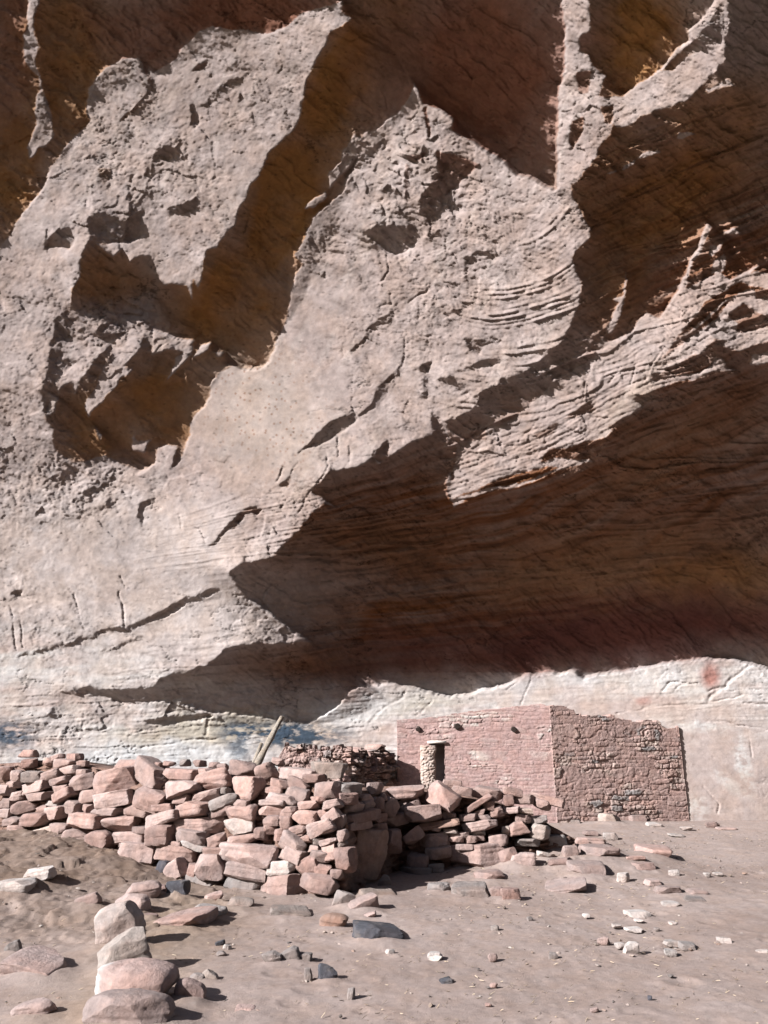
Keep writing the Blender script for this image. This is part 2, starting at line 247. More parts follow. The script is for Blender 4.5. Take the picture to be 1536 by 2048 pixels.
MU, EPS, MMIN, AMAX = .12, 1e-6, .2, .9
def make_relief(step=2.0, coarse=3.0, iters=26, log=None):
    # light-path grid: rows = planes through the eye and the sun, columns follow the light
    cor = np.array([(U0, V0), (U1, V0), (U0, V1), (U1, V1)])
    ang = np.arctan2(AV-cor[:,1], AU-cor[:,0]); rho = np.hypot(AV-cor[:,1], AU-cor[:,0])
    a0, a1 = ang.min(), ang.max(); r0, r1 = rho.min()-10, rho.max()+5
    rm = .5*(r0+r1)
    def grid(st):
        na = int((a1-a0)*rm/st)+1; nr = int((r1-r0)/st)+1
        A = np.linspace(a0, a1, na)[:, None]; R = np.linspace(r1, r0, nr)[None, :]
        return AU-R*np.cos(A), AV-R*np.sin(A)
    ms = 1.5; nx = int((U1-U0)/ms)+2; ny = int((V1-V0)/ms)+2
    mask = raster(FACETS, U0, V0, ms, nx, ny)
    crack = segdist(CRACKS, U0, V0, ms, nx, ny, 3)
    def mask_at(u, v):
        # ragged edges
        wu = 5*fbm(u/26, v/26, 4, 3, .62); wv = 5*fbm(u/26+40, v/26, 4, 9, .62)
        m = sample(mask, U0, V0, ms, u+wu, v+wv)
        rim = (u < U0+EDGE) | (v < V0+EDGE)
        return np.where(rim, 1., m)
    def geom(u, v):
        d = rays(u, v); c = np.clip(d@ASUN, -1, 1); psi = np.arccos(c)
        C = np.log(np.sin(psi))         # light ray: ln r = const - ln sin(psi) ; integral of cot
        return d, psi, -C
    def base_lnr(u, v):
        t = ((u-768)*.82+(v-1024)*.57)/FOC
        low = sstep(1150, 1560, v)
        return math.log(16.2) - .07*t + .02*low*(1-sstep(900, 1500, u))
    def solve(s, t, E0, mu, eps, st):
        na, nr = s.shape[0], s.shape[1]+1
        ky = 2-2*np.cos(np.pi*np.arange(na)/na); kx = 2-2*np.cos(np.pi*np.arange(nr)/nr)
        rhs = eps*E0.copy()
        rhs[:, :-1] -= s; rhs[:, 1:] += s
        rhs[:-1] -= mu*t; rhs[1:] += mu*t
        def dct(x, ax):
            n = x.shape[ax]; x = np.moveaxis(x, ax, -1)
            y = np.concatenate([x, x[..., ::-1]], -1); f = np.fft.rfft(y, axis=-1)[..., :n]
            f = (f*np.exp(-1j*np.pi*np.arange(n)/(2*n))).real
            return np.moveaxis(f, -1, ax)
        def idct(f, ax):
            f = np.moveaxis(f, ax, -1); n = f.shape[-1]
            g = np.zeros(f.shape[:-1]+(n+1,), complex); g[..., :n] = f*np.exp(1j*np.pi*np.arange(n)/(2*n))
            y = np.fft.irfft(g, 2*n, axis=-1)[..., :n]
            return np.moveaxis(y, -1, ax)
        f = dct(dct(rhs, 0), 1)
        f /= (mu*ky[:, None]+kx[None, :]+eps)
        return idct(idct(f, 1), 0)
    def spans(lit):                      # distance (in cells) to the start and to the end of each shaded span
        na, nr = lit.shape; idx = np.arange(nr)[None, :]
        last = np.maximum.accumulate(np.where(lit, idx, -1), 1)
        nxt = np.minimum.accumulate(np.where(lit, idx, nr+200)[:, ::-1], 1)[:, ::-1]
        return np.where(lit, 0, idx-last), np.where(lit, 0, nxt-idx)
    def project(E, lit, dip, ds, mmin, lo=3.):
        # sunlit cells climb along the light path; shaded cells stay below the ray grazing the last ridge
        Ep = E.copy(); R = E[:, 0].copy()
        for j in range(1, E.shape[1]):
            l = lit[:, j]; e = Ep[:, j]
            up = np.maximum(e, R+mmin*ds[:, j])
            Ep[:, j] = np.where(l, up, np.clip(e, R-lo*dip[:, j]-.0015, R-dip[:, j]))
            R = np.where(l, up, R)
        return Ep
    mlit, mdark, cap = .62, .55, .055
    def targets(u, v, lit):
        d, psi, C = geom(u, v)
        ds = np.zeros_like(psi); ds[:, 1:] = psi[:, :-1]-psi[:, 1:]; ds[:, 0] = ds[:, 1]
        d1, d2 = spans(lit); dsm = ds
        L = (d1+d2)*dsm
        tt = np.where(d1+d2 > 0, d1/np.maximum(d1+d2, 1), 0)
        # asymmetric dip: falls away fast behind the ridge, comes back slowly
        dip = np.minimum(mdark*d1*dsm, .30*d2*dsm); dip = cap*(1-np.exp(-dip/cap))
        return d, psi, C, ds, dip
    # ---- coarse solution
    uc, vc = grid(coarse); litc = mask_at(uc, vc) > .5
    d, psi, C, ds, dip = targets(uc, vc, litc)
    E0 = C-(-0)-base_lnr(uc, vc)         # E = height above the light rays
    E0 = C - base_lnr(uc, vc)
    dipd = np.diff(dip, axis=1)
    s_des = np.where(litc[:, 1:], mlit*ds[:, 1:], -dipd)
    # between the desired slopes and the base form: low frequencies follow the base
    E = E0.copy(); mu = MU; eps = EPS
    s = s_des.copy(); t = np.diff(E0, axis=0)
    for it in range(iters):
        E = solve(s, t, E0, mu, eps, coarse)
        Ep = project(E, litc, dip, ds, MMIN)
        sp = np.diff(Ep, axis=1); tp = np.diff(Ep, axis=0)
        a = min(AMAX, .4+.5*it/iters); s = a*sp+(1-a)*s_des
        t = .75*tp
        if log: log('iter %d proj diff %.4f' % (it, np.abs(Ep-E).mean()))
    def runmax(E, lit):
        R = np.where(lit, E, -9.); R[:, 0] = E[:, 0]; return np.maximum.accumulate(R, 1)
    def relax(E, lit, dip, n):           # even out the insides of the shaded hollows
        Rm = runmax(E, lit); d1, d2 = spans(lit); free = (~lit) & (np.minimum(d1, d2) > 2)
        free[0] = free[-1] = False; free[:, 0] = free[:, -1] = False
        top = Rm-.5*dip
        for _ in range(n):
            A = .25*(E[:-2, 1:-1]+E[2:, 1:-1]+E[1:-1, :-2]+E[1:-1, 2:])
            E[1:-1, 1:-1] = np.where(free[1:-1, 1:-1], np.minimum(A, top[1:-1, 1:-1]), E[1:-1, 1:-1])
        return E
    Ep = relax(Ep, litc, dip, 160)
    # ---- fine grid
    u, v = grid(step); m = mask_at(u, v); lit = m > .5
    d, psi, C, ds, dip = targets(u, v, lit)
    fa = np.linspace(0, Ep.shape[0]-1.001, u.shape[0])[:, None]+np.zeros_like(u)
    fr = np.linspace(0, Ep.shape[1]-1.001, u.shape[1])[None, :]+np.zeros_like(u)
    Ef = sample(Ep, 0, 0, 1., fr, fa)
    Ef = project(Ef, lit, .5*dip, ds, .12, 40.)
    Ef = relax(Ef, lit, dip, 12)
    # a light smoothing across the light paths, ridges along them kept
    for _ in range(3):
        Ef[1:-1] = .5*Ef[1:-1]+.25*(Ef[:-2]+Ef[2:])
    ins = (u > U0) & (u < U1) & (v > V0) & (v < V1)
    u = u[ins]; v = v[ins]
    wu = u+5*fbm(u/22, v/22, 4, 51, .65); wv = v+5*fbm(u/22, v/22+9, 4, 57, .65)
    crk = sample(crack, U0, V0, ms, wu, wv)*np.clip(.75+.9*fbm(u/30, v/30, 3, 59), .1, 1)
    return dict(u=u, v=v, m=m[ins], E=Ef[ins], C=C[ins], dirs=d[ins], crack=crk, inside=ins)
# surface texture of the rock: pits, flakes, bedding and cracks, as height towards the light
def zones(u, v):
    wu = u+30*fbm(u/120, v/120, 3, 71); wv = v+30*fbm(u/120, v/120, 3, 77)
    rough = .72*blobs([(250,400,150,110,-30,.9),(420,250,120,70,-40,.45),(830,370,130,140,20,1),(960,450,150,100,-25,.8),(900,600,140,90,-30,.6),
                   (230,950,220,50,0,.8),(60,700,80,200,5,.35),(100,980,160,80,0,.5),(560,1060,110,50,-35,.8),(1250,730,200,60,-38,.55),
                   (1050,900,160,60,-25,.9),(1150,230,60,150,0,.7),(1400,560,110,110,-40,.9),(240,700,140,110,0,.8),(640,940,120,40,-35,.4),
                   (300,1420,260,40,-5,.6),(540,1250,70,50,20,.5)], wu, wv)
    smooth = blobs([(520,830,150,150,-50,1),(430,960,120,130,-50,.8),(230,1150,260,110,0,.75),(600,680,60,120,20,.6),(300,1270,300,60,-15,.6)], wu, wv)
    fan = blobs([(1060,650,95,105,-20,1.25),(1125,480,55,95,48,1.2),(975,790,100,45,-15,.9)], wu, wv)
    strata = blobs([(1250,800,420,140,-26,.9),(1180,1000,500,150,-8,1),(800,1080,380,110,-4,.8),(1420,420,220,230,-20,.9),(1300,560,160,120,-30,.6),
                    (560,1300,320,60,-12,.6),(1080,900,180,80,-25,1)], wu, wv)
    low = sstep(1290, 1400, v)
    smooth = np.maximum(smooth, blobs([(1450,1560,230,130,0,1.3),(1150,1500,260,120,0,1)], u, v))
    return rough, smooth, fan, strata, low
def steps(x, sharp=.18):               # staircase with sharp risers
    f = np.floor(x); t = x-f
    return f+sstep(0, sharp, t)
def add_detail(R):
    u, v = R['u'], R['v']
    rough, smooth, fan, strata, low = zones(u, v)
    px = 1/FOC
    h = np.zeros_like(u)
    # broad undulation, then broken plates at three sizes
    amp = np.clip(.55+.75*rough-.5*smooth-.40*low, .10, 1.4)
    wu = u+10*fbm(u/50, v/50, 3, 5); wv = v+10*fbm(u/50, v/50, 3, 6)
    h += 4.4*amp*fbm(u/75, v/75, 3, 11)
    h += amp*1.6*fbm(wu/24, wv/24, 5, 21, .68)
    q = .8*wu+.6*wv; w = -.6*wu+.8*wv      # plates lie along the diagonal of the cliff
    p1, e1, i1 = plates(q/95, w/46, 3); p2, e2, i2 = plates(q/36+.2*fbm(u/20, v/20, 2, 4), w/19, 5); p3, e3, i3 = plates(u/13+.25*fbm(u/9, v/9, 2, 8), v/9, 9)
    h += (4.5*rough+1.4*(1-smooth)*(1-.7*low)+.35)*p1
    h += (6.6*rough+1.6*(1-smooth)*(1-.7*low)+.25)*p2*np.clip(.35+1.2*fbm(u/110, v/90, 3, 43)+rough*.6, 0, 1)
    h += (1.7*rough+.55*(1-smooth)*(1-.5*low)+.12)*p3*np.clip(.3+1.3*fbm(u/60, v/50, 3, 44)+rough*.4, 0, 1)
    qq = fbm(wu/80, wv/56, 4, 41, .5)*4.; h += (2.6*rough+.5*(1-smooth))*steps(qq, .10)*np.clip(amp, 0, 1)
    # directional flaking and run-off streaks, and ledges that carry on into the shaded faces
    dk = 1-R['m']
    fl = fbm(q/85, w/20, 4, 45, .55)*5.5+.3*fbm(u/12, v/12, 2, 47)
    h += (1.5*(1-.8*smooth)*(1-.6*low)+.75*dk)*(steps(fl, .10)+.4*dk)*sstep(-.25, .3, fbm(u/140, v/120, 3, 48)+.25*dk)
    h += 1.1*(1-.55*low)*fbm(w/5+.8*fbm(u/40, v/40, 2, 49), q/46, 4, 50, .6)*(.35+.65*sstep(-.3, .3, fbm(u/120, v/150, 2, 52)))
    h += dk*(2.*p1*(1-low)-.8+1.6*p2*sstep(-.2, .3, fbm(u/130, v/110, 3, 53)))
    # hair cracks
    vein = np.abs(fbm(u/130+.3*fbm(u/16, v/16, 3, 70), v/95, 4, 72, .55)); vm = sstep(-.05, .25, fbm(u/170, v/140, 2, 73))
    R['vein'] = (1-sstep(.004, .020, vein))*vm*(1-.5*smooth)
    h -= 2.2*R['vein']
    # pits
    d1, d2, idn = cells(u/13, v/13, 8)
    h -= np.where(idn > .88, 1., 0)*1.5*(1-sstep(.05, .32, d1))*(.35+rough)
    # thin bedding of the fan (arcs) and of the shaded right side (rising to the right)
    rr = np.hypot(u-985-.05*(v-600), (v-300)*1.0)
    rr = rr + 7*fbm(u/90, v/90, 3, 61)
    s = rr/10.5+.35*fbm(rr/60, rr*0, 2, 62)*3; sid = np.floor(s); f = s-sid
    wgt = _hash(sid.astype(np.int64), np.zeros_like(sid, np.int64), 5)
    prof = np.where(f < .7, f/.7, (1-f)/.3)
    along = np.arctan2(u-985, v-300)*9
    h += np.clip(fan, 0, 1)*(.9+7.*(wgt > .30)*wgt*sstep(-.5, .1, fbm(along*1.3+sid*3.7, sid*1.3, 2, 65)))*prof*(.35+.65*sstep(-.45, -.1, fbm(u/45, v/45, 3, 67)))
    b = v+.40*(u-900)+20*fbm(u/160, v/90, 3, 81)
    bb = np.where(v > 1000, v+.12*(u-900)+18*fbm(u/190, v/80, 3, 83), b)
    w = sstep(930, 1060, v+.15*(u-900)); b = b*(1-w)+(v+.10*(u-900)+18*fbm(u/190, v/80, 3, 83))*w
    s2 = b/15+.8*fbm(u/140, v/30, 2, 87); f2 = s2-np.floor(s2)
    k2 = _hash(np.floor(s2).astype(np.int64), np.zeros_like(s2, np.int64), 9)
    h += np.clip(strata, 0, 1)*(1+1.3*(1-R['m']))*(.8+5.5*k2*k2*k2)*np.where(f2 < .8, f2/.8, (1-f2)/.2)
    h += np.clip(strata, 0, 1)*(1+1.2*(1-R['m']))*2.6*fbm((u+v*.3)/60, b/6, 3, 91)
    lb = (v+.06*u)/9+1.1*fbm(u/120, v/26, 3, 88); lf = lb-np.floor(lb); lk = _hash(np.floor(lb).astype(np.int64), np.floor(u/90+3*fbm(u/60, v/8, 2, 66)).astype(np.int64), 19)
    h += low*(1-.9*np.clip(smooth, 0, 1))*1.9*lk**3*np.where(lf < .85, lf/.85, (1-lf)/.15)+low*(1-.8*np.clip(smooth, 0, 1))*.9*fbm(u/40, v/5, 3, 96)
    h += 1.7*(1-smooth*.7)*fbm(u/8, v/7, 3, 95, .75)*(.4+.6*amp)
    R['E'] = R['E']+h*px*.85
    R['E'] = R['E'] - R['crack']*(4-1.6*low)*px
    R['zones'] = (rough, smooth, fan, strata, low)
# ============================================================ helpers
def tag(o, label=None, cat=None, group=None, kind=None):
    if label: o['label'] = label
    if cat: o['category'] = cat
    if group: o['group'] = group
    if kind: o['kind'] = kind
    return o
def link(name, me, parent=None):
    o = bpy.data.objects.new(name, me); scene.collection.objects.link(o)
    if parent: o.parent = parent
    return o
def mesh_np(name, V, Fq, smooth=True, col=None, extra=None):
    me = bpy.data.meshes.new(name)
    V = np.asarray(V, np.float32).reshape(-1, 3); Fq = np.asarray(Fq, np.int32); k = Fq.shape[1]; n = len(Fq)
    me.vertices.add(len(V)); me.vertices.foreach_set('co', V.ravel())
    me.loops.add(n*k); me.loops.foreach_set('vertex_index', Fq.ravel())
    me.polygons.add(n); me.polygons.foreach_set('loop_start', np.arange(0, n*k, k, dtype=np.int32))
    me.polygons.foreach_set('loop_total', np.full(n, k, np.int32))
    me.polygons.foreach_set('use_smooth', np.full(n, smooth, bool))
    me.update(calc_edges=True)
    if col is not None:
        a = me.attributes.new('Col', 'FLOAT_COLOR', 'POINT')
        c = np.ones((len(V), 4), np.float32); c[:, :3] = np.asarray(col).reshape(-1, 3); a.data.foreach_set('color', c.ravel())
    return me
def N(nt, typ, **kw):
    n = nt.nodes.new(typ)
    for k, v in kw.items():
        if k in n.inputs: n.inputs[k].default_value = v
        else: setattr(n, k, v)
    return n
def rock_material(name, base=None, scale=14., bump=.35, bdist=.02, var=.25, tint=(1, .93, .86), speck=.0):
    """stone: base colour (or the vertex colour 'Col' when base is None) broken up by noise, bumped, matt"""
    m = bpy.data.materials.new(name); m.use_nodes = True; nt = m.node_tree; L = nt.links
    bs = nt.nodes['Principled BSDF']; bs.inputs['Roughness'].default_value = .93; bs.inputs['Specular IOR Level'].default_value = .12
    tc = N(nt, 'ShaderNodeTexCoord'); co = tc.outputs['Object']
    n1 = N(nt, 'ShaderNodeTexNoise', Scale=scale, Detail=8., Roughness=.65); L.new(co, n1.inputs['Vector'])
    n2 = N(nt, 'ShaderNodeTexNoise', Scale=scale*.19, Detail=4., Roughness=.6); L.new(co, n2.inputs['Vector'])
    mr = N(nt, 'ShaderNodeMapRange'); mr.inputs[1].default_value = .3; mr.inputs[2].default_value = .7
    mr.inputs[3].default_value = 1-var; mr.inputs[4].default_value = 1+var; L.new(n1.outputs[0], mr.inputs[0])
    if base is None:
        at = N(nt, 'ShaderNodeAttribute', attribute_name='Col'); c = at.outputs['Color']
    else:
        r = N(nt, 'ShaderNodeRGB'); r.outputs[0].default_value = (*base, 1); c = r.outputs[0]
    mt = N(nt, 'ShaderNodeMix', data_type='RGBA', blend_type='MULTIPLY')
    m2 = N(nt, 'ShaderNodeMapRange'); m2.inputs[1].default_value = .42; m2.inputs[2].default_value = .62; L.new(n2.outputs[0], m2.inputs[0])
    L.new(m2.outputs[0], mt.inputs['Factor']); L.new(c, mt.inputs['A']); mt.inputs['B'].default_value = (*tint, 1)
    sc = N(nt, 'ShaderNodeVectorMath', operation='SCALE'); L.new(mt.outputs['Result'], sc.inputs[0]); L.new(mr.outputs[0], sc.inputs['Scale'])
    L.new(sc.outputs[0], bs.inputs['Base Color'])
    n3 = N(nt, 'ShaderNodeTexNoise', Scale=scale*3.1, Detail=6., Roughness=.7); L.new(co, n3.inputs['Vector'])
    bp = N(nt, 'ShaderNodeBump', Strength=bump, Distance=bdist); L.new(n3.outputs[0], bp.inputs['Height'])
    L.new(bp.outputs[0], bs.inputs['Normal'])
    return m
def mixc(a, b, w):
    return a+(np.asarray(b)-a)*np.clip(w, 0, 1)[..., None]

# ============================================================ the cliff
WALLK = 1.03
ALB = .40                             # sandstone is darker than it looks in full sun
def build_cliff():
    R = make_relief(step=STEP); add_detail(R)
    u, v = R['u'], R['v']; r = WALLK*np.exp(R['C']-R['E'])
    P = R['dirs']*r[..., None]; P[..., 2] += CAMZ
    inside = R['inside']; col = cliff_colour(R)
    idx = -np.ones(inside.shape, np.int64); idx[inside] = np.arange(inside.sum())
    q = inside[:-1, :-1] & inside[1:, :-1] & inside[:-1, 1:] & inside[1:, 1:]
    a = idx[:-1, :-1][q]; b = idx[1:, :-1][q]; c = idx[1:, 1:][q]; d = idx[:-1, 1:][q]
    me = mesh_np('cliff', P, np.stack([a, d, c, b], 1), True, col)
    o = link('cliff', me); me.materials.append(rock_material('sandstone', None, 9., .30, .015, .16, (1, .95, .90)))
    tag(o, 'overhanging sandstone alcove wall with sunlit ridges and deep shade above the ruin', 'cliff', kind='structure')
    return R
def cliff_colour(R):
    u, v = R['u'], R['v']
    wu = u+26*fbm(u/70, v/70, 4, 101, .6); wv = v+26*fbm(u/70, v/70, 4, 107, .6)
    n = fbm(u/130, v/110, 4, 111, .6); nf = fbm(u/16, v/12, 4, 115, .65)
    col = np.zeros(u.shape+(3,))+np.array((.47, .378, .352))
    col = mixc(col, (.54, .45, .425), .5+n)
    # bleached runs and greyer dust
    col = mixc(col, (.62, .535, .50), np.clip(fbm((u+.5*v)/17, (v-.6*u)/150, 4, 117, .6)*1.8-.25, 0, 1)*.6)
    col = mixc(col, (.36, .275, .24), np.clip(fbm(u/34, v/26, 5, 118, .65)*2.2-.5, 0, 1)*.4)
    # ochre rock faces, cut to the shade mask so shade turns warmer and darker
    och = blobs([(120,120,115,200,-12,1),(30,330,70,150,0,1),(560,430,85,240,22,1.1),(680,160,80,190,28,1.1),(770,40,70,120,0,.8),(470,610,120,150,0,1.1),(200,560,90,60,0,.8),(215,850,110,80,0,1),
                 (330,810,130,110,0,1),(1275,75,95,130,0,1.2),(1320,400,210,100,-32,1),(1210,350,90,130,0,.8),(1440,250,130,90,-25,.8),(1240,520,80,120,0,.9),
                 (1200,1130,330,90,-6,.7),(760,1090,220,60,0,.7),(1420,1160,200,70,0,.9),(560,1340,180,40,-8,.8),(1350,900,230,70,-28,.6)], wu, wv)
    shade_w = 1-R['m']                        # shade mask: warm darker colour goes on shaded rock, lit rock stays pale
    och = och*np.clip(.85+.5*n, 0, 1)*shade_w
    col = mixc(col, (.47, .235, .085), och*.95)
    # cast shadow below the brow painted maroon over the same rock
    col = mixc(col, (.36, .165, .108), blobs([(960,140,200,210,0,1.1),(480,20,220,62,-4,1.1),(300,60,120,90,0,.8),(20,60,50,200,0,.7)], wu, wv)*.9*shade_w)
    # iron-brown bedding on the right, deepened in colour by the shade mask
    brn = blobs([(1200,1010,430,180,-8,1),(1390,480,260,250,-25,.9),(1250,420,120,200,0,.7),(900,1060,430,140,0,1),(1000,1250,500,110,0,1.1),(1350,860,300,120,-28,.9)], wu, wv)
    brn = brn*(.12+.88*shade_w)
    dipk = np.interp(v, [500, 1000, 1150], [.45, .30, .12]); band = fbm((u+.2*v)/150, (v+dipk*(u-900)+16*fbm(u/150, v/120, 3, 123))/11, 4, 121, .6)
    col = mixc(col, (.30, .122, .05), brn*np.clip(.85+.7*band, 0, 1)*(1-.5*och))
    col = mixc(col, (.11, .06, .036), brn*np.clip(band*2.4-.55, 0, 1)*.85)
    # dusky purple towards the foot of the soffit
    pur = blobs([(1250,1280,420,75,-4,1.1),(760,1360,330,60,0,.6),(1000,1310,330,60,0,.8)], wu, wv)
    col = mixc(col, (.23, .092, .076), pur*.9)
    # darker varnish
    # pale foot of the wall
    low = sstep(1250, 1390, wv+np.interp(u, [-300, 0, 300, 560, 700, 1100, 1536, 1900], [70, 55, 15, -55, -70, -28, 20, 30]))
    streak = fbm((u+.2*v)/130, (v+.1*u)/13, 5, 131, .6)
    pale = np.array((.82, .755, .73)); colL = np.zeros_like(col)+pale
    colL = mixc(colL, (.92, .90, .89), np.clip(.35+1.4*streak, 0, 1))
    colL = mixc(colL, (.68, .54, .50), np.clip(.1+1.5*fbm(wu/120, wv/30, 4, 137), 0, 1)*.75)
    colL = mixc(colL, (.76, .68, .54), blobs([(430,1460,160,30,-6,.9),(850,1405,120,25,-8,.7),(640,1480,100,30,0,.6)], wu, wv)*.8)
    colL = mixc(colL, (.94, .94, .95), blobs([(330,1510,330,22,-3,1.1),(760,1410,140,22,-14,.7),(1010,1370,170,22,-8,.9),(1150,1365,90,16,0,.9),(1310,1342,80,22,-10,1),(1360,1352,60,14,-12,.6),(1430,1450,40,14,0,.6)], wu, wv)*.9)
    colL = mixc(colL, (.70, .57, .53), blobs([(1450,1560,150,140,0,1),(1300,1420,300,35,4,.8),(700,1480,150,30,-5,.6),(150,1400,200,50,0,.6),(60,1480,120,40,0,.5)], wu, wv)*.85)
    soot = np.clip(fbm(u/22, v/9, 4, 141, .65)*2.4+.75, 0, 1)
    colL = mixc(colL, (.085, .125, .18), blobs([(575,1470,105,24,0,1.3),(490,1465,50,24,0,1.1),(480,1492,24,26,0,.8),(15,1470,50,28,0,1)], u+12*nf, v+6*nf)*soot*.95)
    colL = mixc(colL, (.55, .20, .15), blobs([(1420,1352,17,24,0,1.1),(1288,1402,14,8,0,.5)], u+5*nf, v)*.75)
    colL = mixc(colL, (.94, .93, .92), blobs([(1490,1530,14,60,-12,.9),(1395,1620,22,22,0,.8),(1400,1455,60,10,4,.7),(1460,1570,40,12,40,.5)], u+14*nf, v+14*nf)*np.clip(.5+1.6*nf, 0, 1))
    col = mixc(col, 0, np.zeros_like(low))
    col = col+(colL-col)*(low*(1-.75*np.clip(brn, 0, 1)*(v < 1345)))[..., None]
    # oblique pale smear on the lower left shelf
    col = mixc(col, (.82, .73, .70), blobs([(300,1270,340,100,-14,1),(130,1120,220,150,0,.8),(330,1120,150,120,-20,.8)], wu, wv)*(1-low)*.8)
    col = mixc(col, (.56, .47, .40), blobs([(530,830,110,150,-35,.9),(1270,790,80,30,-40,.8)], wu, wv)*.45)
    # small reddish scabs on the smooth face
    d1, d2, idn = cells(u/9, v/12, 150)
    col = mixc(col, (.30, .17, .12), (idn > .72)*(1-sstep(.12, .28, d1))*blobs([(520,810,110,150,-40,1)], u, v)*.8)
    col = mixc(col, col*.45, R['vein']*.8)
    mot = fbm(u/40+.5*n, v/34, 4, 160, .65); col = col*(1+.22*mot*(1-low))[..., None]
    d1, d2, idn = cells(u/23, v/15, 161); col = mixc(col, col*.5, (idn > .80)*(1-sstep(.06, .18, d1))*(1-low)*.8)
    return np.clip(ALB*col*(1+.13*nf)[..., None], .01, .92)
# ============================================================ ground
def ground_z(x, y):
    x = np.asarray(x, float); y = np.asarray(y, float)
    z = np.interp(y, [-400, 0, 5.6, 9.1, 11.6, 14.5, 15.2, 16.5, 18, 30], [-.6, -.18, 0, .16, .30, .47, .52, .47, .5, .6])
    z = z+.42*sstep(1.3, 4.6, -x)*np.exp(-((y-10.6)/2.6)**2)*sstep(5.5, 8, y)
    z = z+.24*np.exp(-((x-2.2)/1.3)**2-((y-11.2)/.9)**2)
    return z
def build_ground():
    def axis(lo, hi, st, far):
        a = list(np.arange(lo, hi, st)); s = st; p = hi
        while p < far: a.append(p); s *= 1.22; p += s
        s = st; p = lo-st; b = []
        while p > -far: b.append(p); s *= 1.22; p -= s
        return np.array(b[::-1]+a)
    X = axis(-6.5, 8.5, .022, 420); Y = axis(4.4, 17.2, .024, 420)
    x, y = np.meshgrid(X, Y); z = ground_z(x, y)
    near = sstep(1.5, 4, y)*(1-sstep(19, 24, y))*(1-sstep(10, 14, np.abs(x)))
    clod = sstep(.0, 2.5, -x-.6)*sstep(6.5, 8, y)*(1-sstep(11, 13, y))
    d1, d2, idn = cells(x/.16, y/.2, 210)
    z = z+near*(.030*fbm(x/1.1, y/1.1, 4, 201)+.0045*fbm(x/.19, y/.19, 4, 205, .6)*np.clip(.6+1.2*fbm(x/.9, y/.9, 2, 206), 0, 1.5)+.005*fbm(x/.05, y/.05, 3, 208, .65)
        +clod*(.045*plates(x/.5+.3*fbm(x/.3, y/.3, 2, 3), y/.33, 214)[0]+.03*fbm(x/.3, y/.22, 5, 215, .68)+.014*fbm(x/.06, y/.06, 3, 217, .7)))
    peb = np.where(idn > .80, 1, 0)*(1-sstep(.05, .16, d1))
    z = z+near*.006*peb
    # dust banked up against the bigger stones, and old footprints
    def local(cx, cy, rx, ry, fn):
        i0, i1 = np.searchsorted(X, (cx-3*rx, cx+3*rx)); j0, j1 = np.searchsorted(Y, (cy-3*ry, cy+3*ry))
        if i1 > i0 and j1 > j0: z[j0:j1, i0:i1] += fn((X[None, i0:i1]-cx)/rx, (Y[j0:j1, None]-cy)/ry)
    for st in GROUND_STONES:
        u, v, w, h = to_px(*st[:5])
        if w*h < 500: continue
        g = on_ground(u, v+.42*h); k = px_m(g); rr = w*k*.62; hh = min(.20*h*k, .05)
        local(g.x, g.y+.1*rr, rr, rr*.8, lambda a, b: hh*np.exp(-(a*a+b*b)**1.5))
    rs = np.random.RandomState(11)
    for _ in range(90):
        cy = rs.uniform(5.2, 12.5); cx = rs.uniform(-.25, .5)*cy; r = rs.uniform(.05, .13); q = rs.uniform(.5, 1.1); dd = rs.uniform(.004, .013)
        local(cx, cy, r, r*q, lambda a, b: -dd*np.exp(-(a*a+b*b)**2)+.45*dd*np.exp(-((np.hypot(a, b)-1.35)/.35)**2))
    c = np.zeros(x.shape+(3,))+np.array((.555, .452, .415))
    n = fbm(x/1.6, y/1.3, 4, 221, .6); nf = fbm(x/.12, y/.12, 4, 225, .65)
    c = mixc(c, (.475, .375, .338), np.clip(.4+1.2*n, 0, 1))
    c = mixc(c, (.30, .215, .165), clod*np.clip(.65+.6*n, 0, 1))
    c = mixc(c, (.46, .35, .265), np.exp(-((x+1.9)/.5)**2)*(1-sstep(8.5, 10, y))*.6)
    c = mixc(c, (.25, .20, .17), np.clip(fbm(x/.10, y/.10, 4, 231, .7)*3-1.25, 0, 1)*.45*near)
    c = mixc(c, (.55, .49, .45), peb*.3)
    c = c*(1+.12*nf)[..., None]
    c = c*ALB*.97
    c = mixc(c, (.075, .065, .04), 1-sstep(-3, 1.5, y+.5*fbm(x/3, y/3, 3, 240)))     # unseen ground behind the viewer, darkened to cut bounce light
    ny, nx = x.shape; i = np.arange(ny*nx).reshape(ny, nx)
    me = mesh_np('ground', np.stack([x, y, z], -1), np.stack([i[:-1, :-1], i[:-1, 1:], i[1:, 1:], i[1:, :-1]], -1).reshape(-1, 4), True, c)
    me.materials.append(rock_material('dirt', None, 22., .5, .012, .14, (1, .96, .92)))
    tag(link('ground', me), 'pinkish sandy dirt floor of the alcove strewn with grit', 'ground', kind='structure')
def build_sky_blocker_back():
    """unseen rock screen added behind the viewer to block low sky light"""
    x, z = np.meshgrid(np.linspace(-70, 170, 160), np.linspace(-6, 46, 50))
    y = -62+5*fbm(x/30, z/18, 4, 300)+.22*z*-1+2*fbm(x/6, z/4, 3, 304)
    i = np.arange(x.size).reshape(x.shape)
    me = mesh_np('sky_blocker_back', np.stack([x, y, z], -1), np.stack([i[:-1, :-1], i[1:, :-1], i[1:, 1:], i[:-1, 1:]], -1).reshape(-1, 4), True)
    me.materials.append(rock_material('sky_blocker_back_rock', (.20, .13, .10), .4, .3, .1, .2))
    tag(link('sky_blocker_back', me), 'unseen rock screen added behind the viewer to block sky light', 'cliff', kind='structure')

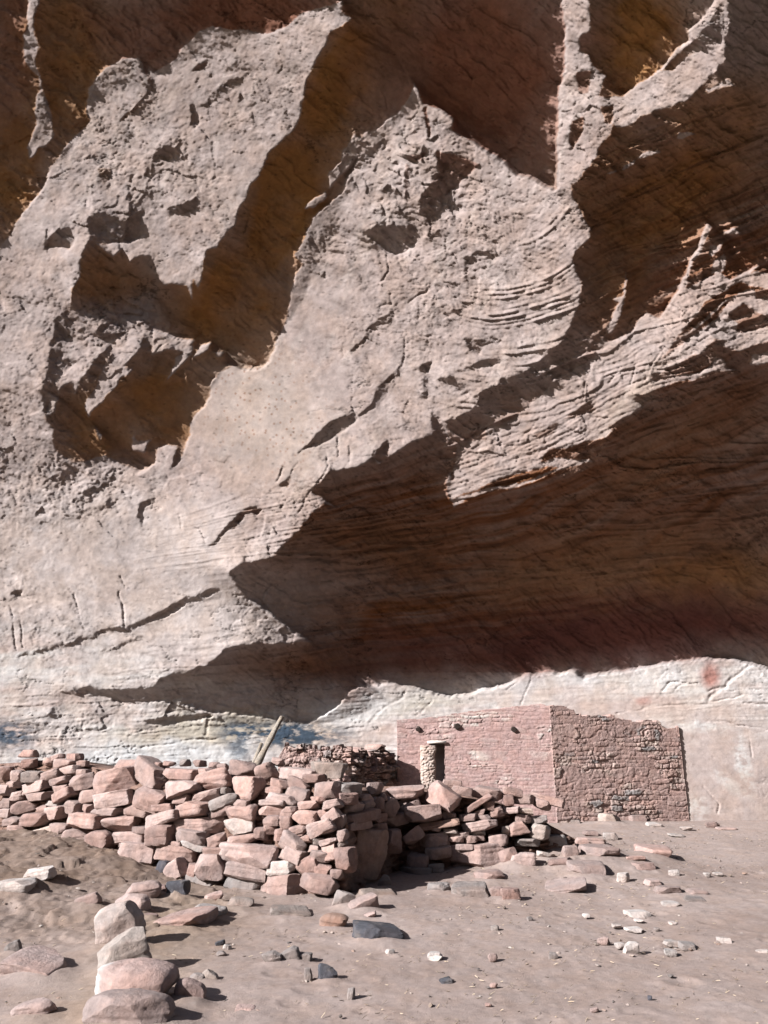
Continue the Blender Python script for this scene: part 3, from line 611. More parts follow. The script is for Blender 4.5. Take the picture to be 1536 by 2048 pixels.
def build_sky_blocker_top():
    """unseen rock slab added overhead, right of the frame, to block sky light"""
    x, y = np.meshgrid(np.linspace(4, 60, 150), np.linspace(-14, 7.6, 70))
    z = 14.2+.09*(7.6-y)+.5*fbm(x/5, y/3, 4, 310)+.6*plates(x/4, y/3, 312)[0]+.5*sstep(4, 8, x)*0
    i = np.arange(x.size).reshape(x.shape); q = np.stack([i[:-1, :-1], i[1:, :-1], i[1:, 1:], i[:-1, 1:]], -1).reshape(-1, 4)
    V = np.stack([x, y, z], -1).reshape(-1, 3); V2 = V+np.array((0, 0, 3.)); n = len(V)
    rim = np.concatenate([i[0], i[1:, -1], i[-1, -2::-1], i[-2:0:-1, 0]]); r2 = np.roll(rim, -1)
    me = mesh_np('sky_blocker_top', np.concatenate([V, V2]), np.concatenate([q, q[:, ::-1]+n, np.stack([rim, r2, r2+n, rim+n], -1)]), False)
    me.materials.append(rock_material('sky_blocker_top_rock', (.16, .095, .055), 2., .5, .05, .2))
    tag(link('sky_blocker_top', me), 'unseen brown rock slab added overhead to block sky light', 'cliff', kind='structure')
# ============================================================ points from the photograph
def pix(u, v, y):                      # point at depth y on the sight line of a photograph pixel
    d = rays(np.array(float(u)), np.array(float(v))); t = y/d[1]
    return Vector((d[0]*t, y, CAMZ+d[2]*t))
def on_ground(u, v):
    d = rays(np.array(float(u)), np.array(float(v))); y = 9.
    for _ in range(40):
        z = float(ground_z(d[0]*y/d[1], y)); y = .5*y+.5*min(max((z-CAMZ)*d[1]/d[2], 3.), 18.) if d[2] < -.01 else 17.
    return Vector((d[0]*y/d[1], y, z))
def px_m(p): return (p.y*_cp+(p.z-CAMZ)*_sp)/FOC   # metres per photograph pixel at a point
def empty(name, loc, rz=0.):
    o = bpy.data.objects.new(name, None); scene.collection.objects.link(o); o.location = loc; o.rotation_euler.z = rz
    o.empty_display_size = .1; return o

# ============================================================ masonry
def masonry_slab(name, A, B, top, thick, relief, palette, cell, seed, mat, parent=None, base=-.25, hole=None, res=.012, rag=.02, flip=1, plaster=.5):
    """wall from plan point A to B (left to right as seen), top = [(fraction, z)], real relief on the seen face"""
    A = Vector(A); B = Vector(B); L = (B-A).length; t = (B-A)/L; nrm = Vector((t.y, -t.x, 0))
    ns = int(L/res)+1; z0 = min(A.z, B.z)+base; zt = max(z for _, z in top); nh = int((zt-z0)/res)+1
    s, f = np.meshgrid(np.linspace(0, L, ns), np.linspace(0, 1, nh))
    tp = np.interp(s[0]/L, [a for a, _ in top], [z for _, z in top])
    tp = tp+rag*fbm(s[0]/.16+seed, s[0]*0, 3, seed)+.6*rag*np.sign(fbm(s[0]/.10, s[0]*0+3, 2, seed+1))
    z = z0+f*(tp[None, :]-z0)
    cw, ch = cell
    wz = z/ch+.9*vnoise(z/(ch*2.6), z*0+seed, seed+4)+.62*fbm(s/.36, z/.34, 3, seed+5)+.22*fbm(s/.08, z/.07, 3, seed+6)
    row = np.floor(wz).astype(np.int64); fz = wz-row
    wx = s/cw*(.65+.8*_hash(row, row*0, seed+9))+7.3*_hash(row, row*0+1, seed+9)+.55*vnoise(s/(cw*1.4), row*1.7, seed+2)+.35*fbm(s/.09, z/.06, 3, seed+12)
    cl = np.floor(wx).astype(np.int64); fx = wx-cl; idn = _hash(row, cl, seed+3)
    ed = np.minimum(np.minimum(fz, 1-fz)*ch, np.minimum(fx, 1-fx)*cw); e = sstep(.002, .016, ed)
    id2 = (idn*7.31) % 1; id3 = (idn*13.7) % 1
    d = relief*(e*(.35+1.0*id2)-.5)+relief*.5*fbm(s/.05, z/.04, 3, seed+8, .65)
    edge = np.minimum(np.minimum(s, L-s)/.05, 1)
    d = d*np.where(f > .97, .6, 1)
    col = np.zeros(s.shape+(3,))+np.array(palette[0])
    pl = sstep(-.15, .25, fbm(s/.5, z/.4, 3, seed+11)+plaster-.5)
    stone = np.array(palette)[1+(id3*(len(palette)-1)).astype(int)]
    w = np.clip(e*1.3, 0, 1)*(1-pl*.8)
    col = col+(stone-col)*w[..., None]
    d = d*(1-.62*pl)+relief*.35*fbm(s/.16, z/.12, 4, seed+18, .6)
    col = col*(1+.22*fbm(s/.05, z/.03, 4, seed+15, .65)+.10*fbm(s/.6, z/.5, 3, seed+16))[..., None]
    P = np.stack([A.x+t.x*s+nrm.x*d, A.y+t.y*s+nrm.y*d, z], -1)
    Q = P[[-1, 0], :, :].copy()          # back top / back bottom edge
    for k in range(2):
        Q[k, :, 0] = A.x+t.x*s[0]-nrm.x*thick; Q[k, :, 1] = A.y+t.y*s[0]-nrm.y*thick
    i = np.arange(ns*nh).reshape(nh, ns)
    q = np.stack([i[:-1, :-1], i[:-1, 1:], i[1:, 1:], i[1:, :-1]], -1)
    bt = ns*nh+np.arange(ns); bb = bt+ns
    top_f = np.stack([i[-1, :-1], i[-1, 1:], bt[1:], bt[:-1]], -1)
    back_f = np.stack([bt[:-1], bt[1:], bb[1:], bb[:-1]], -1)
    Fs = [q.reshape(-1, 4), top_f, back_f]
    V = np.concatenate([P.reshape(-1, 3), Q.reshape(-1, 3)]); C = np.concatenate([col.reshape(-1, 3), np.zeros((2*ns, 3))+palette[0]])
    # ends
    for k in (0, ns-1):
        o = len(V); ex = np.stack([A.x+t.x*s[:, k]-nrm.x*thick, A.y+t.y*s[:, k]-nrm.y*thick, z[:, k]], -1)
        V = np.concatenate([V, ex]); C = np.concatenate([C, col[:, k]])
        r = np.arange(nh)+o; Fs.append(np.stack([i[:-1, k], i[1:, k], r[1:], r[:-1]], -1))
    if hole:
        s0, s1, h0, h1 = hole
        jag = .012*fbm(z/.05, s*0, 2, seed+20)
        ins = (s > s0+jag) & (s < s1+jag) & (z > h0) & (z < h1)
        cut = ins[:-1, :-1] & ins[1:, :-1] & ins[:-1, 1:] & ins[1:, 1:]
        Fs[0] = q[~cut]
        bq = (s[0, :-1] > s0) & (s[0, 1:] < s1)          # open the back too
        o = len(V); back_f = back_f[~bq]; Fs[2] = back_f
        js = np.where(bq)[0]; j0, j1 = js[0], js[-1]+1
        def bp(k, zz): return (A.x+t.x*s[0, k]-nrm.x*thick, A.y+t.y*s[0, k]-nrm.y*thick, zz)
        V = np.concatenate([V, [bp(j0, h1), bp(j1, h1), bp(j1, tp[j1]), bp(j0, tp[j0])]]); C = np.concatenate([C, np.zeros((4, 3))+palette[0]])
        Fs.append(np.array([[o+3, o+2, o+1, o]]))
        rim = np.argwhere(cut)
        ss = [s0, s1]                       # reveals
        for k in (j0, j1):
            zz = np.linspace(h0-.05, h1, 12); o = len(V)
            fr = np.stack([A.x+t.x*s[0, k]+0*zz+nrm.x*.004, A.y+t.y*s[0, k]+0*zz+nrm.y*.004, zz], -1); bk = fr-np.array(nrm)*thick
            V = np.concatenate([V, fr, bk]); C = np.concatenate([C, np.zeros((24, 3))+palette[0]])
            r = np.arange(12)+o; Fs.append(np.stack([r[:-1], r[1:], r[1:]+12, r[:-1]+12], -1))
        o = len(V); nn = np.array(nrm)
        V = np.concatenate([V, [np.array(bp(j0, h1))+nn*thick, np.array(bp(j1, h1))+nn*thick, bp(j1, h1), bp(j0, h1)]]); C = np.concatenate([C, np.zeros((4, 3))+palette[0]])
        Fs.append(np.array([[o, o+1, o+2, o+3]]))
    me = mesh_np(name, V, np.concatenate(Fs), True, np.clip(np.array(C)*ALB, .01, .9)); me.materials.append(mat)
    o = link(name, me)
    if parent: o.parent = parent; o.matrix_parent_inverse = parent.matrix_basis.inverted()
    return o
def tube(name, pts, rad, mat, parent=None, seg=14, rough=.0, seed=0, col=None):
    """tapering pole through points, knobbly when rough > 0, capped"""
    pts = [Vector(p) for p in pts]; V = []; Fq = []; Ft = []
    n = len(pts)
    for i, p in enumerate(pts):
        d = (pts[min(i+1, n-1)]-pts[max(i-1, 0)]).normalized(); a = d.cross(Vector((.3, 1, .1))).normalized(); b = d.cross(a)
        for k in range(seg):
            an = 2*math.pi*k/seg
            r = rad[i]*(1+rough*float(vnoise(np.array(an*1.3+seed), np.array(i*.35))) + rough*.7*float(vnoise(np.array(an*3+seed), np.array(i*.15+9))))
            V.append(p+(a*math.cos(an)+b*math.sin(an))*r)
    bm = bmesh.new(); vs = [bm.verts.new(v) for v in V]
    for i in range(n-1):
        for k in range(seg):
            bm.faces.new((vs[i*seg+k], vs[i*seg+(k+1) % seg], vs[(i+1)*seg+(k+1) % seg], vs[(i+1)*seg+k]))
    bm.faces.new(vs[:seg][::-1]); bm.faces.new(vs[-seg:])
    bmesh.ops.recalc_face_normals(bm, faces=bm.faces)
    for f in bm.faces: f.smooth = len(f.verts) == 4
    me = bpy.data.meshes.new(name); bm.to_mesh(me); bm.free(); me.materials.append(mat)
    o = link(name, me)
    if parent: o.parent = parent; o.matrix_parent_inverse = parent.matrix_basis.inverted()
    return o
def slab_box(name, corners, z0, z1, mat, parent=None):
    bm = bmesh.new(); lo = [bm.verts.new((c[0], c[1], z0)) for c in corners]; hi = [bm.verts.new((c[0], c[1], z1)) for c in corners]; n = len(corners)
    bm.faces.new(lo[::-1]); bm.faces.new(hi)
    for k in range(n): bm.faces.new((lo[k], lo[(k+1) % n], hi[(k+1) % n], hi[k]))
    bmesh.ops.recalc_face_normals(bm, faces=bm.faces)
    me = bpy.data.meshes.new(name); bm.to_mesh(me); bm.free(); me.materials.append(mat); o = link(name, me)
    if parent: o.parent = parent; o.matrix_parent_inverse = parent.matrix_basis.inverted()
    return o
RED = [(.62, .425, .40), (.76, .60, .56), (.70, .51, .48), (.80, .67, .62), (.66, .47, .445), (.74, .57, .53), (.84, .76, .71), (.60, .43, .40)]
RUB = [(.64, .45, .41), (.72, .55, .49), (.66, .48, .43), (.76, .61, .54), (.60, .44, .40), (.66, .52, .47), (.44, .40, .39), (.70, .48, .42), (.62, .45, .40)]
def build_house():
    mm = rock_material('mud_mortar_masonry', None, 26., .55, .01, .20, (1, .95, .92))
    C0 = Vector((3.16, 14.93, .47)); g = Vector((math.cos(math.radians(13)), math.sin(math.radians(13)), 0))
    E0 = C0+g*2.71; W0 = Vector((.25, 15.12, .47))
    root = empty('masonry_house', C0); root.location.z = .45
    tag(root, 'reddish mud and stone masonry room with a small dark doorway and beam stubs', 'house')
    bpy.context.view_layer.update()
    def tops(P, Q, lst):
        o = []
        for u, v in lst:
            # intersect the sight line with the plane of the wall
            d = rays(np.array(float(u)), np.array(float(v))); t = (Q-P); den = d[0]*t.y-d[1]*t.x
            k = (P.x*t.y-P.y*t.x)/den; x, y = d[0]*k, d[1]*k
            o.append((min(max(((x-P.x)*t.x+(y-P.y)*t.y)/t.length_squared, 0), 1), CAMZ+d[2]*k))
        return o
    ft = tops(W0, C0, [(795,1440),(850,1437),(900,1428),(960,1420),(1030,1413),(1080,1408),(1115,1412)])
    st = tops(C0, E0, [(1115,1412),(1148,1417),(1152,1428),(1190,1433),(1222,1429),(1250,1440),(1290,1441),(1318,1444),(1336,1456),(1372,1453)])
    LF = (C0-W0).length
    (a0, zt), (a1, zb) = tops(W0, C0, [(861, 1486), (891, 1568)]); hole = (a0*LF, a1*LF, zb, zt)
    masonry_slab('front_wall', W0, C0, ft, .34, .018, RED, (.22, .075), 3, mm, root, hole=hole, rag=.012, plaster=.66)
    masonry_slab('side_wall', C0, E0, st, .34, .028, RUB, (.22, .095), 17, mm, root, rag=.03, plaster=.72)
    back = Vector((.55, 18.2, .47)); masonry_slab('end_wall', back, W0+Vector((.30, .25, 0)), [(0, 2.30), (1, 2.33)], .30, .03, RED, (.2, .07), 29, mm, root, res=.03)
    mud = rock_material('mud_roof', (.20, .13, .11), 16., .6, .02)
    slab_box('roof', [W0+Vector((.25, .3, 0)), C0+Vector((-.1, .30, 0)), E0+Vector((-.15, .3, 0)), E0+Vector((.2, 3.2, 0)), back+Vector((.1, .1, 0))], 2.02, 2.14, mud, root)
    # doorway: pale rounded jamb on the left, plank lintel
    jm = [(.72, .575, .50), (.76, .62, .545), (.68, .53, .465), (.78, .65, .58)]
    t = (C0-W0).normalized(); nr = Vector((t.y, -t.x, 0))
    (b0, jz1), (b1, jz0) = tops(W0, C0, [(840, 1491), (873, 1575)])
    nsg, nh = 40, 90; wj = (b1-b0)*LF; V = []; cc = []
    for j in range(nh):
        zz = jz0-.05+(jz1-jz0+.05)*j/(nh-1)
        for i in range(nsg):
            a = i/(nsg-1); ang = math.pi*a
            sx = b0*LF+wj*(.5-.5*math.cos(ang)); dp = .11*math.sin(ang)**.5
            e1, e2, idn = cells(np.array([[sx/.12+3]]), np.array([[zz/.055]]), 5)
            k = float(sstep(0, .3, (e2-e1))[0, 0]); dp += .016*k+.012*float(vnoise(np.array(sx/.03), np.array(zz/.03)))
            sh = .02*float(vnoise(np.array(zz/.12), np.array(2.)))
            if j > nh-8: dp *= .9
            p = W0+t*(sx+sh*(a > .5))+nr*(dp-.03); V.append((p.x, p.y, zz)); cc.append(np.array(jm[int(idn[0, 0]*3.99)])*ALB*(.85+.25*k))
    for i in range(nsg):
        p = W0+t*(b0*LF+wj*i/(nsg-1))-nr*.06; V.append((p.x, p.y, jz1)); cc.append(np.array(jm[0])*ALB)
    idx = np.arange(nsg*nh).reshape(nh, nsg); q = np.stack([idx[:-1, :-1], idx[:-1, 1:], idx[1:, 1:], idx[1:, :-1]], -1).reshape(-1, 4)
    tp = nsg*nh+np.arange(nsg); q = np.concatenate([q, np.stack([idx[-1, :-1], idx[-1, 1:], tp[1:], tp[:-1]], -1)])
    me = mesh_np('door_jamb', V, q, True, cc); me.materials.append(mm); o = link('door_jamb', me); o.parent = root; o.matrix_parent_inverse = root.matrix_basis.inverted()
    o['label'] = 'pale cream rounded door jamb'
    wood = rock_material('old_wood', (.30, .26, .22), 40., .5, .006, .25)
    dark = rock_material('charred_wood', (.035, .027, .024), 40., .5, .006, .25)
    a = W0+t*(hole[0]-.06)+nr*.035; b = W0+t*(hole[1]+.03)+nr*.035
    pale = rock_material('bleached_wood', (.50, .47, .44), 40., .5, .006, .2)
    tube('lintel', [Vector((a.x, a.y, zt+.012)), Vector((((a+b)/2).x, ((a+b)/2).y, zt+.018)), Vector((b.x, b.y, zt+.014))], [.024, .026, .022], pale, root, 8, .2, 3)
    for (u, v, r) in ((836, 1458, .05), (914, 1452, .058), (1027, 1458, .052)):
        (fa, z), = tops(W0, C0, [(u, v)]); p = W0+t*(fa*LF); c = Vector((p.x, p.y, z))
        tube('beam_end', [c-nr*.3, c+nr*.02, c+nr*.055+Vector((0, 0, -.012))], [r, r, r*.85], dark, root, 10, .25, u)
    # broken wall between the pile and the house
    rr = empty('ruined_wall', pix(640, 1560, 13.6)); tag(rr, 'broken low wall of red rubble masonry behind the stone pile left of the house', 'ruined wall')
    bpy.context.view_layer.update()
    P1 = Vector(pix(556, 1540, 14.05)); P2 = Vector(pix(702, 1540, 13.95)); P3 = Vector(pix(790, 1540, 15.12))
    for P in (P1, P2, P3): P.z = .6
    t1 = tops(P1, P2, [(556, 1520), (572, 1486), (600, 1492), (640, 1494), (665, 1497), (683, 1492), (702, 1499)])
    t2 = tops(P2, P3, [(702, 1499), (720, 1502), (745, 1505), (754, 1492), (768, 1498), (790, 1514)])
    masonry_slab('wall_face', P1, P2, t1, .3, .085, RUB, (.20, .12), 41, mm, rr, rag=.06, plaster=.45)
    masonry_slab('wall_return', P2, P3, t2, .3, .19, RUB, (.24, .12), 47, mm, rr, rag=.06, plaster=.15)
    wd = rock_material('weathered_pole', (.205, .18, .155), 34., .9, .012, .4)
    a = pix(512, 1535, 13.0); b = pix(535, 1488, 13.12); c = pix(564, 1434, 13.3); pts = []; rad = []
    for k in range(15):
        f = k/14; p = a.lerp(b, f*2) if f < .5 else b.lerp(c, f*2-1); pts.append(p); rad.append(.058-.020*f)
    tag(tube('wooden_pole', pts, rad, wd, None, 16, .22, 5), 'tall weathered grey wooden pole leaning out of the stone pile', 'pole')
    a = pix(505, 1532, 13.15); c = pix(523, 1486, 13.25)
    tag(tube('wooden_pole', [a.lerp(c, k/6) for k in range(7)], [.05-.004*k for k in range(7)], wd, None, 12, .3, 11), 'short broken stub of wood beside the base of the tall pole', 'pole')
# ============================================================ stones
_ICO = {}
def ico(n):
    if n not in _ICO:
        bm = bmesh.new(); bmesh.ops.create_icosphere(bm, subdivisions=n, radius=1.0)
        V = np.array([v.co[:] for v in bm.verts]); Fa = np.array([[v.index for v in f.verts] for f in bm.faces], np.int32); bm.free()
        _ICO[n] = (V/np.linalg.norm(V, axis=1, keepdims=True), Fa)
    return _ICO[n]
def n3(V, s, seed):
    x, y, z = V.T
    return (fbm(x*s+seed, y*s+3, 4, seed, .6)+fbm(y*s+seed, z*s+7, 4, seed+3, .6)+fbm(z*s+seed, x*s, 4, seed+5, .6))/1.7
def rock_mesh(name, w, d, h, seed, mat, sub=4, shape='b'):
    """broken sandstone lump: a boxy form cut by fracture planes, weathered edges; w x d x h metres"""
    rng = np.random.RandomState(seed); V, Fa = ico(sub); V = V.copy()
    p = {'b': 9., 'r': 3., 's': 9., 'w': 8.}[shape]
    V = V/((np.abs(V)**p).sum(1)**(1/p))[:, None]
    ncut = {'b': 11, 'r': 8, 's': 8, 'w': 11}[shape]
    for k in range(ncut):
        n = rng.normal(size=3)*np.array([1, 1, .6 if shape != 's' else .4]); n /= np.linalg.norm(n)
        sup = (V@n).max(); o = sup*rng.uniform(.66, .93) if shape != 'r' else sup*rng.uniform(.66, .93)
        V = V-n*np.maximum(V@n-o, 0)[:, None]
    if shape == 'w':                       # wedge
        V[:, 2] *= 1-.38*(V[:, 0]+1)*rng.choice([-1, 1])*.5
    lo, hi = V.min(0), V.max(0); V = (V-(lo+hi)/2)/(hi-lo)*2
    V = V*np.array([w, d, h])/2; m = (w*d*h)**(1/3)
    nr = V/np.linalg.norm(V, axis=1, keepdims=True)
    Q = V/m
    lay = vnoise(Q[:, 2]*7.+.9*n3(Q, 1.1, seed % 71), Q[:, 0]*.5+seed, seed)+.6*vnoise(Q[:, 2]*17., Q[:, 1]*.7+seed, seed+1)
    V[:, :2] += nr[:, :2]*(m*.020*lay)[:, None]
    V = V+nr*(m*(.028*n3(Q, 1.6, seed % 97)+.026*n3(Q, 4.5, seed % 89)+.010*n3(Q, 13., seed % 83)))[:, None]
    me = mesh_np(name, V, Fa, True); me.set_sharp_from_angle(angle=math.radians(28)); me.materials.append(mat); return me
STONE_COL = {'p': (.585, .45, .418), 'r': (.515, .38, .35), 'g': (.43, .385, .37), 'w': (.76, .70, .67), 'd': (.13, .135, .16),
             't': (.70, .60, .54), 'o': (.50, .35, .29), 'c': (.38, .32, .29), 'l': (.66, .575, .54)}
COL_WORD = {'p': 'pink', 'r': 'reddish', 'g': 'grey', 'w': 'pale', 'd': 'dark grey', 't': 'tan', 'o': 'rusty orange', 'c': 'dusty brown', 'l': 'light grey'}
_SM = {}
def stone_mat(c):
    if c not in _SM:
        b = tuple(x*ALB for x in STONE_COL[c])
        m = rock_material('stone_'+COL_WORD[c].replace(' ', '_'), b, 13., .8, .016, .26, (1, .90, .85)); nt = m.node_tree
        # each stone a little different, chalky dust and rust in patches
        bs = nt.nodes['Principled BSDF']; src = bs.inputs['Base Color'].links[0].from_socket
        oi = N(nt, 'ShaderNodeObjectInfo'); hs = N(nt, 'ShaderNodeHueSaturation')
        mr = N(nt, 'ShaderNodeMapRange'); mr.inputs[3].default_value = .78; mr.inputs[4].default_value = 1.18; nt.links.new(oi.outputs['Random'], mr.inputs[0])
        mul = N(nt, 'ShaderNodeMath', operation='MULTIPLY'); mul.inputs[1].default_value = 7.31; nt.links.new(oi.outputs['Random'], mul.inputs[0])
        fr = N(nt, 'ShaderNodeMath', operation='FRACT'); nt.links.new(mul.outputs[0], fr.inputs[0])
        m2 = N(nt, 'ShaderNodeMapRange'); m2.inputs[3].default_value = .82; m2.inputs[4].default_value = 1.15; nt.links.new(fr.outputs[0], m2.inputs[0])
        nt.links.new(mr.outputs[0], hs.inputs['Value']); nt.links.new(m2.outputs[0], hs.inputs['Saturation']); nt.links.new(src, hs.inputs['Color'])
        tc = N(nt, 'ShaderNodeTexCoord'); ad = N(nt, 'ShaderNodeVectorMath', operation='ADD'); nt.links.new(tc.outputs['Object'], ad.inputs[0]); nt.links.new(oi.outputs['Location'], ad.inputs[1])
        nz = N(nt, 'ShaderNodeTexNoise', Scale=5., Detail=6., Roughness=.7); nt.links.new(ad.outputs[0], nz.inputs['Vector'])
        m3 = N(nt, 'ShaderNodeMapRange'); m3.inputs[1].default_value = .52; m3.inputs[2].default_value = .66; m3.inputs[4].default_value = .45; nt.links.new(nz.outputs[0], m3.inputs[0])
        mx = N(nt, 'ShaderNodeMix', data_type='RGBA'); nt.links.new(m3.outputs[0], mx.inputs['Factor']); nt.links.new(hs.outputs[0], mx.inputs['A'])
        mx.inputs['B'].default_value = (.30*ALB/.5, .215*ALB/.5, .185*ALB/.5, 1) if c not in 'dg' else (.20*ALB/.5, .165*ALB/.5, .145*ALB/.5, 1)
        nt.links.new(mx.outputs['Result'], bs.inputs['Base Color']); _SM[c] = m
    return _SM[c]

